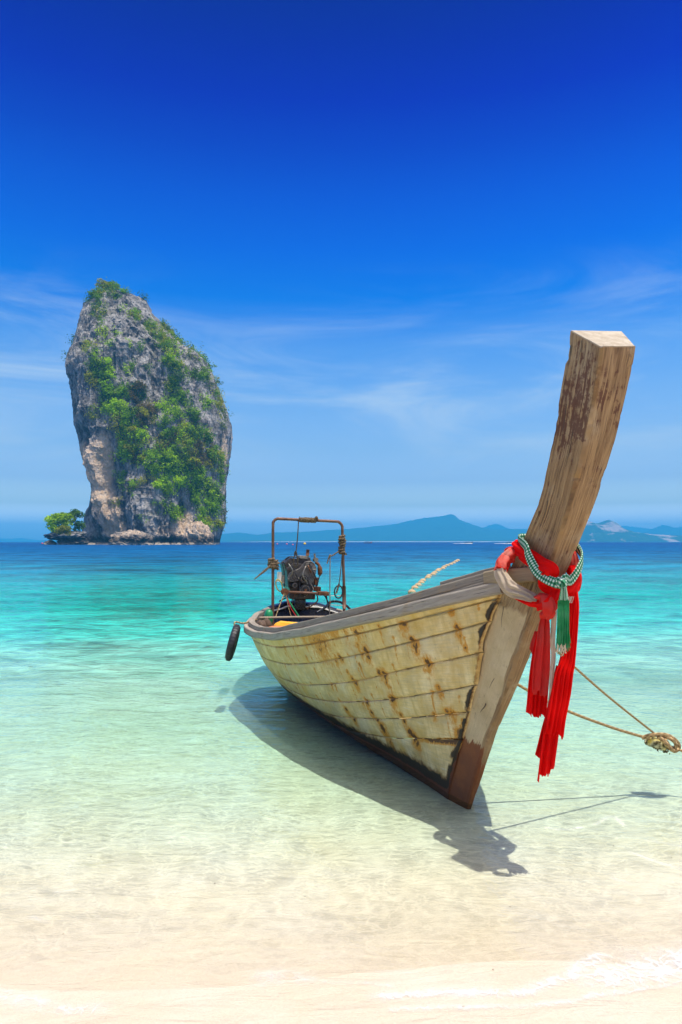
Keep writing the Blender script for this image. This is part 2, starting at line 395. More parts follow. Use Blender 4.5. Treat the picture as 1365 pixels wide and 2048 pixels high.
M_RUST = simple('orange rust', (.22, .09, .035), (.10, .04, .02), 30, .8, 0, .3, .003)
M_RUBBER = simple('black tyre rubber', (.016, .016, .018), (.032, .032, .035), 14, .55, 0, .45, .002)
M_WHITE = simple('white plastic', (.75, .73, .66), (.62, .60, .52), 9, .45)
M_YEL = simple('orange yellow cloth', (.80, .40, .02), (.72, .30, .02), 8, .75)
M_SALMON = simple('faded orange cloth', (.55, .20, .07), (.42, .15, .06), 8, .75)
M_GREENP = simple('green plastic', (.01, .22, .07), (.01, .15, .05), 8, .4)
M_BLUEC = simple('dark blue cloth', (.015, .03, .12), (.02, .05, .19), 10, .8)
M_REDP = simple('red paint', (.55, .02, .02), (.40, .015, .015), 10, .6)
M_STEEL = simple('dull steel wire', (.34, .30, .24), (.22, .19, .15), 20, .45, .6)
M_DRIFT = simple('brown wood block', (.16, .10, .06), (.08, .05, .03), 18, .8)
def rope_mat(name, c1, c2, k=160):
    m, t = mat(name); uv = t('UVMap'); s = t.n.new('ShaderNodeSeparateXYZ'); t.l.new(uv, s.inputs[0])
    tw = t.math('SINE', t.math('ADD', t.math('MULTIPLY', s.outputs[0], k), t.math('MULTIPLY', s.outputs[1], 12.566)))
    n = t.noise(t('TexCoord', out=3), 30, 4, .6)
    col = t.mix(t.maprange(tw, -1, .6), c2, c1); col = t.mix(t.maprange(n, .5, .7, 0, .5), col, c2)
    fin(t, principled(t, col, .85, t.bump(tw, .004, .8), spec=.2)); return m
M_ROPE = rope_mat('tan hemp rope', (.52, .36, .17), (.26, .16, .07))
M_OLDROPE = rope_mat('old brown rope', (.26, .19, .11), (.11, .075, .045), 220)

def cloth_mat(name, c1, c2, c3, scale=5.0, weave=700):
    m, t = mat(name); p = t('TexCoord', out=3); uv = t('UVMap')
    n = t.noise(p, scale, 4, .55); w = t.noise(t.mapping(uv, (3, 60, 1)), 1.5, 3, .6)
    col = t.mix(t.maprange(n, .42, .68), c1, c2); col = t.mix(t.maprange(w, .62, .74, 0, .5), col, c3)
    d = principled(t, col, .85, t.bump(w, .003, .6), spec=.15)
    tr = t('BsdfTranslucent', {'Color': col})
    fin(t, t('MixShader', {0: .40, 1: d, 2: tr})); return m
M_RED = cloth_mat('bright red cotton', (.95, .006, .004), (.88, .007, .005), (.58, .004, .004))
M_REDFADE = cloth_mat('sun faded red cotton', (.80, .045, .035), (.74, .10, .075), (.55, .015, .015), 7)
M_REDPALE = cloth_mat('red cotton bleached pink', (.75, .02, .012), (.80, .33, .24), (.62, .03, .02), 9)
M_GREY = cloth_mat('grey beige cloth', (.66, .55, .40), (.50, .41, .29), (.30, .23, .17), 6)
M_IVORY = cloth_mat('ivory ribbon cloth', (.85, .74, .55), (.70, .58, .42), (.45, .32, .24), 9)
M_GREEN = cloth_mat('green tassel threads', (.035, .36, .12), (.10, .46, .2), (.008, .12, .05), 16)
def check_mat():
    m, t = mat('green and white checked cotton'); uv = t('UVMap')
    s = t.n.new('ShaderNodeSeparateXYZ'); t.l.new(uv, s.inputs[0])
    a = t.math('GREATER_THAN', t.math('SINE', t.math('MULTIPLY', s.outputs[0], 370)), 0.0)
    b = t.math('GREATER_THAN', t.math('SINE', t.math('MULTIPLY', s.outputs[1], 2 * PI * 6)), 0.0)
    k = t.math('MULTIPLY', t.math('ADD', a, b), .5)
    col = t.ramp(k, [(0, (.66, .68, .58)), (.5, (.10, .34, .20)), (1, (.015, .12, .06))], 'CONSTANT')
    col = t.ramp(k, [(0, (.62, .66, .54)), (.5, (.07, .27, .14)), (1, (.008, .085, .035))])
    fin(t, principled(t, col, .85, spec=.15)); return m
M_CHECK = check_mat()

# ------------------------------------------------------------------ beach and sea
def shore(x): return 2.62 - 0.02 * x + 0.10 * np.sin(x * .9 + .6) + .05 * np.sin(x * 2.3)
def bedz(x, y):
    d = y - shore(x)
    z = np.where(d < 0, -d * .075, -np.interp(d, [0, .8, 2, 4, 7, 12, 25, 60, 200, 500, 2000], [0, .022, .05, .145, .32, .72, 2.0, 5, 12, 18, 20]))
    near = 1 - sstep(8, 30, y)
    z = z + near * .012 * fbm(st3(x * .7, y * 1.3, 0), 3) * sstep(.3, 2.0, np.abs(d) + .3)
    return z
def sheet(ys, nx, zf):
    xi = np.linspace(-1, 1, nx); xi = np.sign(xi) * np.abs(xi) ** 1.6
    Y = np.broadcast_to(ys[:, None], (len(ys), nx)); X = xi[None] * (np.maximum(Y, 0) * .9 + 14)
    return st3(X, Y, zf(X, Y))
yb = np.concatenate([np.linspace(-60, -2, 20), np.linspace(-1.5, 9, 190), np.geomspace(9.1, 12800, 72)])
g = Geo(); g.grid(sheet(yb, 241, bedz), flip=True)
tag(g.build('beach_sand', M_SAND, smooth=True, loc=(0, 0, 0)), 'pale cream sand sloping into the shallow clear water', 'sand', kind='structure')
yw = np.concatenate([np.linspace(1.9, 12, 110), np.geomspace(12.2, 12800, 92)])
g = Geo(); g.grid(sheet(yw, 121, lambda x, y: 0 * x + .001 * fbm(st3(x, y, 3), 2)), flip=True)
tag(g.build('sea_water', M_WATER, smooth=True, loc=(0, 0, 0)), 'clear water going from turquoise to deep blue', 'sea', kind='structure')

def foam_mat():
    m, t = mat('thin white sea foam'); p = t('NewGeometry', out=0); a = t('Attribute', attribute_name='foam', out=2)
    v = t('VectorMath', {0: p, 1: t('VectorMath', {0: t.noise(p, 5, 3, .6, out=1), 3: .25}, operation='SCALE')}, operation='ADD')
    c1 = t('TexVoronoi', {'Vector': v, 'Scale': 16.0}, 0, feature='DISTANCE_TO_EDGE'); n = t.noise(p, 9, 6, .7)
    web = t.math('MAXIMUM', t.maprange(c1, .0, .09, 1, 0), t.maprange(n, .58, .70))
    k = t.math('MULTIPLY', a, t.math('ADD', t.math('MULTIPLY', web, .6), t.maprange(n, .3, .6, 0, .8)), clamp=True); k = t.math('MULTIPLY', k, .55)
    fin(t, t('MixShader', {0: k, 1: t('BsdfTransparent'), 2: t('BsdfDiffuse', {'Color': (.80, .80, .79, 1)})})); return m
M_FOAM = foam_mat()
def Pz(px, py, z=0.0):
    d = (py - HZ) / 1365.0; Y = (1.7 - z) / d; return np.array([(px - 682.5) / 1365.0 * Y, Y, z])
def Py(px, py, Y): return np.array([(px - 682.5) / 1365 * Y, Y, 1.7 + (HZ - py) / 1365 * Y])
def foam_patch(lines, x0, x1, y0, y1):
    nx = int((x1 - x0) / .014); ny = int((y1 - y0) / .014)
    X, Y = np.meshgrid(np.linspace(x0, x1, nx), np.linspace(y0, y1, ny), indexing='ij')
    A = np.zeros_like(X)
    for pts, wd, amp in lines:
        q = smoothpath([Pz(*p) for p in pts], 60)[:, :2]
        q = q + .03 * np.stack([0 * q[:, 0], fbm(st3(q[:, 0] * 5, 0, 1), 3)], -1)
        D = np.sqrt(((X[..., None] - q[:, 0]) ** 2 + ((Y[..., None] - q[:, 1]) * 1.6) ** 2).min(-1))
        w = wd * (1 + .7 * fbm(st3(X * 3, Y * 3, wd * 50), 3))
        A = np.maximum(A, amp * np.exp(-(D / np.maximum(w, .004)) ** 2))
    edge = np.minimum.reduce([X - x0, x1 - X, Y - y0, y1 - Y]); A *= sstep(0, .06, edge)
    return Geo().grid(st3(X, Y, np.maximum(bedz(X, Y), 0.0015) + .006), att={'foam': A})
g = foam_patch([([(770, 2002), (880, 1994), (960, 1990), (1040, 1992), (1100, 1968), (1160, 1942), (1200, 1915)], .034, 1.0),
                ([(1225, 1958), (1280, 1950), (1330, 1938), (1400, 1925)], .11, 1.0), ([(790, 2030), (960, 2024), (1120, 2014), (1250, 1990), (1380, 1962)], .022, .7),
                ([(620, 1962), (700, 1966), (780, 1978)], .02, .45), ([(-30, 1990), (30, 2005), (100, 2018), (180, 2026)], .05, .6), ([(530, 1960), (600, 1965)], .05, .45)], -1.6, 1.7, 2.28, 3.0)
tag(g.build('sea_foam', M_FOAM, loc=(0, 2.6, 0)), 'thin white foam at the edge of the wash on the sand', 'foam', kind='stuff')
g = foam_patch([([(1090, 1655), (1130, 1662), (1165, 1658)], .014, .5), ([(1190, 1650), (1225, 1635), (1250, 1655)], .02, .5), ([(1260, 1705), (1310, 1725), (1360, 1738)], .016, .55),
                ([(1290, 1680), (1340, 1690), (1380, 1700)], .012, .5), ([(1225, 1760), (1260, 1770)], .012, .4), ([(110, 1790), (150, 1785)], .012, .35), ([(60, 1840), (120, 1860), (190, 1850)], .010, .35)], -2.0, 2.3, 3.0, 4.3)
tag(g.build('sea_foam', M_FOAM, loc=(0, 3.6, 0)), 'faint foam flecks drifting on the shallows by the bow', 'foam', kind='stuff')
# small pebbles and shell bits on the sand
g = Geo()
for _ in range(70):
    x = rng.uniform(-2.2, 2.4); y = rng.uniform(2.3, 6.5); r = rng.uniform(.002, .005); z = float(bedz(np.array(x), np.array(y)))
    a = rng.uniform(0, PI); d = np.array([math.cos(a), math.sin(a), 0]); e = np.array([-d[1], d[0], 0])
    c = np.array([x, y, z + r * .3])
    vs = [c + r * 1.5 * d, c - r * 1.3 * d, c + r * e, c - r * .9 * e, c + [0, 0, r * .7], c - [0, 0, r * .7]]
    g.add(vs, [(0, 2, 4), (2, 1, 4), (1, 3, 4), (3, 0, 4), (2, 0, 5), (1, 2, 5), (3, 1, 5), (0, 3, 5)])
M_PEB = simple('coral pebble', (.30, .22, .14), (.50, .42, .30), 30, .8)
tag(g.build('shell_grit', M_PEB, loc=(0, 3, 0)), 'small dark shell and coral bits scattered on the sand', 'shells', kind='stuff')

# ------------------------------------------------------------------ far hills
def hill_mat(name, green, rock, rk):
    m, t = mat(name); p = t('NewGeometry', out=0)
    n = t.noise(p, .004, 7, .6); n2 = t.noise(t.mapping(p, (1, 1, .5)), .02, 6, .65)
    col = t.mix(t.maprange(n2, .35, .65), green, tuple(np.array(green) * 1.7))
    col = t.mix(t.maprange(n, rk, rk + .06), col, rock)
    fin(t, principled(t, col, .95, spec=.1)); return m
M_HILL = hill_mat('forested hillside', (.018, .05, .014), (.25, .22, .17), .70)
M_KARST = hill_mat('forested limestone hill', (.018, .048, .014), (.40, .31, .25), .52)
def hill(name, prof, D, depth, m, label, rough=.10, x0=None):
    pr = np.array(prof, float); xs = np.linspace(pr[0, 0], pr[-1, 0], int((pr[-1, 0] - pr[0, 0]) / 2) + 1)
    H = np.interp(xs, pr[:, 0], (HZ - pr[:, 1]) / 1365 * D); H = H + rough * H * .25 * fbm(st3(xs * .12, 0, D), 4)
    r = np.linspace(-1, 1, 27); X = (xs - 682.5) / 1365 * D
    XX, RR = np.meshgrid(X, r, indexing='ij'); HH = np.broadcast_to(H[:, None], XX.shape)
    shp = (1 - np.abs(RR) ** 1.5)
    n = fbm(st3(XX * .008, RR * depth * .008, 1), 4, ridged=True)
    Z = HH * shp * (1 + rough * 1.6 * n * np.abs(RR)) - 3 - 6 * (np.abs(RR) > .99)
    YY = D + RR * depth * np.clip(.35 + HH / (H.max() + 1), .3, 1)
    g = Geo(); g.grid(st3(XX, YY, Z))
    return tag(g.build(name, m, smooth=True, loc=(X.mean(), D, 0)), label, 'hills', kind='structure')
hill('headland', [(380, 1082), (425, 1071), (440, 1068), (475, 1064), (495, 1066), (515, 1069), (550, 1064), (600, 1063), (650, 1060), (700, 1056.5), (740, 1053), (790, 1047.5), (815, 1042), (835, 1037.5), (870, 1032.5), (890, 1030.5), (901, 1027), (906, 1028.5), (912, 1035), (930, 1044), (960, 1053.5), (990, 1058), (1050, 1057), (1100, 1056), (1150, 1052), (1200, 1062), (1260, 1072), (1300, 1082)],
     8000, 1000, M_HILL, 'long blue wooded headland rising to a knob right of the hoop')
hill('hills', [(900, 1082), (940, 1062), (965, 1056), (978, 1050), (990, 1047), (1000, 1048), (1010, 1054), (1040, 1066), (1060, 1082)], 10400, 700, M_HILL, 'small pale blue hill behind the headland')
hill('karst_hills', [(1105, 1082), (1130, 1066), (1145, 1058), (1158, 1044), (1168, 1041), (1178, 1040), (1186, 1045), (1194, 1046.5), (1204, 1043), (1212, 1040), (1217, 1039), (1223, 1042), (1230, 1050), (1245, 1056), (1262, 1062), (1300, 1067), (1365, 1070), (1450, 1076), (1500, 1082)],
     5200, 400, M_KARST, 'blue limestone hill with bare pinkish cliffs right of the prow', .16)
hill('hills', [(1190, 1082), (1225, 1054), (1250, 1051), (1270, 1053), (1290, 1056), (1310, 1058), (1330, 1056), (1420, 1060), (1520, 1062), (1600, 1082)], 10900, 700, M_HILL, 'pale far ridge at the right edge of the sea')
hill('hills', [(1260, 1082), (1290, 1064), (1310, 1056), (1325, 1050), (1334, 1050), (1345, 1055), (1365, 1053), (1420, 1058), (1500, 1070), (1560, 1082)], 9000, 570, M_HILL, 'blue hill with small peak at the right edge of the sea')
hill('hills', [(-160, 1080), (-60, 1077), (0, 1076.5), (25, 1077), (40, 1075.5), (60, 1078), (80, 1079.5), (120, 1081), (150, 1083)], 11700, 430, M_HILL, 'very faint low hills at the left horizon')
hill('shore_woods', [(430, 1082), (470, 1079.5), (700, 1079.5), (900, 1079), (1100, 1078.5), (1365, 1078), (1500, 1082)], 6100, 210, M_HILL, 'dark tree line along the far shore', .9)
hill('far_beach', [(430, 1083), (560, 1081.8), (760, 1081.6), (1000, 1081.6), (1250, 1081.2), (1400, 1083)], 5800, 60, simple('pale far sand', (.6, .52, .4), (.5, .42, .32), .01), 'thin pale strip of beach on the far shore', .1)

# haze: one closed box of thin air round everything
def haze():
    m = bpy.data.materials.new('thin sea haze'); m.use_nodes = True; t = NT(m.node_tree); t.n.clear()
    o = t.n.new('ShaderNodeOutputMaterial')
    v = t('VolumePrincipled', {'Color': (.065, .54, 1.0, 1), 'Density': 2.2e-4, 'Anisotropy': 0.0})
    t.l.new(v, o.inputs[1])
    g = Geo(); g.box((0, 6450, 158), np.eye(3), (12000, 6600, 184))
    return tag(g.build('haze', m, loc=(0, 6450, -26)), 'thin pale sea haze over the water', 'haze', kind='stuff')
HAZE = haze()

# ------------------------------------------------------------------ rock tower
RD = 400.0; RS = RD / 1365.0
def zpx(X, Y): return 80 + X / 3.25, 540 + Y / 3.25
LEFT = [(430, 62), (330, 120), (300, 150), (265, 180), (242, 250), (225, 350), (208, 440), (185, 520), (165, 600), (170, 670), (200, 730), (206, 830), (216, 920), (222, 1000), (248, 1060), (266, 1150), (271, 1230), (290, 1320), (302, 1420), (292, 1520), (278, 1600), (262, 1700), (230, 1740), (190, 1790), (190, 1850)]
RIGHT = [(470, 62), (545, 92), (610, 100), (690, 140), (720, 215), (770, 270), (830, 340), (900, 400), (960, 460), (1040, 510), (1088, 560), (1120, 650), (1150, 740), (1190, 860), (1220, 980), (1230, 1060), (1216, 1180), (1205, 1300), (1192, 1400), (1186, 1480), (1196, 1560), (1188, 1650), (1172, 1720), (1162, 1790), (1162, 1850)]
def edge(tab, z):
    a = np.array([zpx(*p) for p in tab]); zz = 1.7 + (HZ - a[:, 1]) * RS; xx = (a[:, 0] - 682.5) * RS
    o = np.argsort(zz); return np.interp(z, zz[o], xx[o])
def rock_points(NZ=430, NA=620):
    ztop = 1.7 + (HZ - zpx(450, 64)[1]) * RS
    z = np.linspace(-6, ztop, NZ)
    a0 = np.linspace(0, 1, NA, endpoint=False)
    ang = PI + 2 * PI * (a0 + .075 * np.sin(2 * PI * 2 * a0 - 0) * 0)      # front half is PI..2PI
    w = np.where(a0 < .72, a0 / .72 * .5 * 1.12, .56 + (a0 - .72) / .28 * .44)  # more points on the front
    ang = PI - .06 * 2 * PI + 2 * PI * w
    ZZ, AA = np.meshgrid(z, ang, indexing='ij')
    xl, xr = edge(LEFT, ZZ), edge(RIGHT, ZZ); xc = (xl + xr) / 2; a = (xr - xl) / 2
    b = a * .80 + 3
    c, s = np.cos(AA), np.sin(AA); e = .82
    X = xc + a * np.sign(c) * np.abs(c) ** e; Yd = b * np.sign(s) * np.abs(s) ** e
    nx, ny = np.cos(AA), np.sin(AA)
    P = st3(X, RD + 22 + Yd, ZZ)
    q = st3(P[..., 0], P[..., 1], P[..., 2])
    big = fbm(q * [.030, .030, .012], 3) * 7
    joint = fbm(q * [.085, .085, .022] + 5, 4, ridged=True) * 4.6
    blk = fbm(q * [.20, .20, .10] + 9, 4, ridged=True) * 2.5
    fine = fbm(q * [.55, .55, .35] + 3, 3) * 1.3
    ledge = np.abs(((q[..., 2] * .055 + .5 * vnoise(q * .03)) % 1) - .5) * 1.6
    dsp = big + joint + blk + fine + ledge
    # hand-placed forms of the face (pixel-measured, as offsets of the surface)
    U = (P[..., 0] / RS + 682.5 - 80) * 3.25; V = (HZ - (P[..., 2] - 1.7) / RS - 540) * 3.25
    front = ny < .15
    def bmp(cx, cy, rx, ry, k): return k * np.exp(-(((U - cx) / rx) ** 2 + ((V - cy) / ry) ** 2)) * front
    dsp += bmp(690, 1520, 130, 230, 7) + bmp(430, 1400, 60, 330, 6) + bmp(330, 1480, 45, 260, -9) + bmp(400, 1100, 60, 70, -5) + bmp(540, 1330, 35, 200, -6)
    dsp += bmp(1010, 1560, 40, 70, -7) + bmp(490, 1450, 18, 35, -5) + bmp(850, 700, 60, 300, -3) + bmp(900, 1200, 220, 300, 5) + bmp(620, 400, 120, 200, 3)
    dsp += bmp(480, 1700, 140, 50, -4) + bmp(1090, 1690, 80, 60, 4)
    # wave-cut notch at the waterline
    dsp += -6 * np.exp(-((ZZ - 3.2 - 1.2 * vnoise(q * .08)) / 2.4) ** 2) * (U < 590 + 10 * vnoise(q * .2)) * front
    dsp += -3 * np.exp(-((ZZ - 2.2) / 1.6) ** 2) * (U >= 590) * front
    side = np.abs(nx) ** 3; dsp = dsp - 7.0
    dsp = dsp * (1 - .72 * side) * sstep(0, .05, (ztop - ZZ) / ztop + .004)
    top = sstep(.985, 1.0, ZZ / ztop)
    P[..., 0] += dsp * nx * (1 - top); P[..., 1] += dsp * ny * 1.05
    P[..., 2] += .6 * fbm(q * .3 + 30, 3)
    P[..., 2] = np.where(P[..., 2] > 0, P[..., 2] * .972, P[..., 2]); ln = np.maximum(P[..., 2], 0) * .26; kf = (RD + 17 + ln) / RD
    P[..., 0] *= kf; P[..., 2] = 1.7 + (P[..., 2] - 1.7) * kf; P[..., 1] += ln
    return P
def rock_mat():
    m, t = mat('grey limestone'); p = t('NewGeometry', out=0); s = t.n.new('ShaderNodeSeparateXYZ'); t.l.new(p, s.inputs[0])
    tanv = t('Attribute', attribute_name='tan', out=2)
    str_ = t.noise(t.mapping(p, (.5, .5, .06)), .9, 6, .62, .5); n = t.noise(p, .09, 7, .62); n2 = t.noise(p, .5, 6, .68); n3 = t.noise(t.mapping(p, (1, 1, .35)), .22, 6, .65)
    col = t.mix(t.maprange(n3, .40, .60), (.095, .088, .082), (.36, .335, .30))
    col = t.mix(t.maprange(str_, .54, .64, 0, .9), col, (.05, .048, .046))
    col = t.mix(t.maprange(n2, .56, .72, 0, .7), col, (.50, .475, .44))
    tv = t.math('ADD', tanv, t.math('MULTIPLY', t.math('SUBTRACT', n3, .5), 1.3))
    col = t.mix(t.maprange(tv, .35, .75, 0, .9, True), col, t.mix(t.maprange(n2, .4, .65), (.64, .49, .345), (.52, .34, .185)))
    col = t.mix(t.maprange(n, .58, .68, 0, .5), col, (.16, .15, .09))
    wl = t.math('ADD', s.outputs[2], t.math('MULTIPLY', t.math('SUBTRACT', n2, .5), 5))
    col = t.mix(t.maprange(wl, 5.5, 3.2, 0, .85), col, (.05, .045, .04))
    col = t.mix(t.maprange(s.outputs[2], 1.5, .7, 0, .75), col, (.48, .40, .30))
    h = t.math('ADD', t.math('MULTIPLY', n2, 1.0), t.math('MULTIPLY', str_, .8))
    fin(t, principled(t, col, .9, t.bump(h, 1.6, .9), spec=.15)); return m
M_ROCK = rock_mat()
RP = rock_points()
NZ, NA = RP.shape[:2]
U = (RP[..., 0] / RP[..., 1] * 1365 + 682.5 - 80) * 3.25; V = (HZ - (RP[..., 2] - 1.7) / RP[..., 1] * 1365 - 540) * 3.25
def el_(cx, cy, rx, ry): return np.exp(-(((U - cx) / rx) ** 2 + ((V - cy) / ry) ** 2))
tanm = np.clip(el_(410, 1230, 85, 210) * 1.1 + el_(370, 1400, 60, 160) + el_(470, 1560, 90, 130) * .8 + el_(940, 1640, 60, 90) + el_(1200, 1180, 25, 160) + el_(1100, 1070, 50, 70) * .8 + el_(280, 1200, 30, 120) * .8 + el_(860, 1690, 200, 60) * .7 + el_(500, 1690, 80, 50) * .8 + el_(1185, 1420, 22, 120), 0, 1.2)
g = Geo(); g.grid(RP, cv=True, att={'tan': tanm})
g.add(RP[-1], [tuple(range(NA))], att={'tan': np.zeros(NA)})
ROCK = tag(g.build('rock_tower', M_ROCK, smooth=False, loc=(RP[0, :, 0].mean(), RP[0, :, 1].mean(), 0)), 'tall grey limestone rock tower with green belts rising from the sea', 'rock island', kind='structure')

def boulder(name, c, r, label, seed, m=M_ROCK, tanv=.3, n=40):
    th = np.linspace(0, PI, n // 2); ph = np.linspace(0, 2 * PI, n, endpoint=False)
    A, B = np.meshgrid(th, ph, indexing='ij'); d = st3(np.sin(A) * np.cos(B), np.sin(A) * np.sin(B), np.cos(A))
    k = 1 + .32 * fbm(d * 1.6 + seed, 4) + .20 * fbm(d * 4 + seed, 4, ridged=True) + .06 * fbm(d * 14 + seed, 2)
    P = np.array(c) + d * k[..., None] * np.array(r)
    g = Geo(); g.grid(P, cv=True, att={'tan': np.full(A.shape, tanv)}, flip=True)
    return tag(g.build(name, m, loc=(c[0], c[1], 0)), label, 'rock')
def rockpt(Xz, Yz, off=0.0):
    """point of the rock face at a place measured on the photograph's rock"""
    sel = (np.arange(NA) < int(NA * .80))[None] & np.ones((NZ, 1), bool)
    D = (U - Xz) ** 2 + (V - Yz) ** 2 + np.where(sel & (RP[..., 1] - .26 * RP[..., 2] < RD + 26), 0, 1e9)
    i, j = np.unravel_index(D.argmin(), D.shape); P = RP[i, j]
    return P.copy(), math.sqrt(D.min())
xb = lambda X: (80 + X / 3.25 - 682.5) * RS
boulder('boulder', (xb(705), 368, 1.0), (10.5, 7, 5.6), 'pale grey flat-topped boulder leaning at the foot of the rock tower', 3, tanv=.55, n=70)
boulder('boulder', (xb(1090), 374, 2), (7.5, 7, 9.5), 'rough tan boulder under bushes at the right foot of the rock tower', 8, tanv=.75, n=60)
boulder('ledge_rock', (xb(225), 389, 5.2), (10.5, 9, 2.6), 'dark overhanging ledge rock carrying bushes left of the rock tower', 5, tanv=.15, n=60)
boulder('ledge_rock', (xb(255), 390, 1.5), (7.5, 8, 3.4), 'low dark undercut rock below the bushy ledge', 9, tanv=0, n=40)
boulder('small_rock', (xb(106), 392, .4), (3.6, 2.5, 1.9), 'lone small brown rock standing in the sea left of the tower', 12, tanv=.45, n=24)

# vegetation
def leaf_mat(name, c, j=.35):
    m, t = mat(name); oi = t('ObjectInfo', out=5); p = t('TexCoord', out=3); n = t.noise(p, 1.4, 3, .6)
    c = np.array(c)
    col = t.mix(oi, tuple(c * (1 - j)), tuple(c * (1 + j) * [1.1, 1.0, .9]))
    col = t.mix(t.maprange(n, .4, .65, 0, .6), col, tuple(c * [1.5, 1.25, .8]))
    d = t('BsdfDiffuse', {'Color': col}); tr = t('BsdfTranslucent', {'Color': col})
    fin(t, t('MixShader', {0: .35, 1: d, 2: tr})); return m
LEAF = {'bright': leaf_mat('bright green leaves', (.29, .50, .008)), 'mid': leaf_mat('mid green leaves', (.18, .35, .012)), 'dark': leaf_mat('dark green leaves', (.075, .16, .012)),
        'olive': leaf_mat('olive dry leaves', (.27, .31, .03)), 'brown': leaf_mat('grey brown twigs', (.15, .125, .05))}
def leaves(g, cs, sizes, normals=None, r=random):
    m = len(cs); n = rng.normal(size=(m, 3)) + (0 if normals is None else normals * 1.1) + [0, 0, .45]
    n /= np.linalg.norm(n, axis=1, keepdims=True); a = np.cross(n, rng.normal(size=(m, 3))); a /= np.linalg.norm(a, axis=1, keepdims=True); b = np.cross(n, a)
    s = np.asarray(sizes)[:, None]
    Vv = np.stack([cs - a * s, cs - b * s * .6, cs + a * s, cs + b * s * .6], 1).reshape(-1, 3)
    g.add(Vv, [(4 * i, 4 * i + 1, 4 * i + 2, 4 * i + 3) for i in range(m)])
def crown_mesh(tone, seed, n=300, flat=.85, droop=.3):
    r = np.random.default_rng(seed); g = Geo(); k = r.integers(6, 10)
    cen = r.normal(size=(k, 3)) * [.42, .42, .30]; cen[:, 2] += .45; rad = r.uniform(.28, .52, k)
    idx = r.integers(0, k, n); d = r.normal(size=(n, 3)); d[:, 2] += .3; d /= np.linalg.norm(d, axis=1, keepdims=True)
    c = cen[idx] + d * rad[idx][:, None] * r.uniform(.72, 1.08, n)[:, None] * [1, 1, flat]
    leaves(g, c, r.uniform(.07, .15, n), d)
    me = g.build('shrub', LEAF[tone], loc=(0, 0, 0)); data = me.data; bpy.data.objects.remove(me); return data
CROWNS = {tn: [crown_mesh(tn, 10 * i + k, 280) for k in range(5)] for i, tn in enumerate(LEAF)}
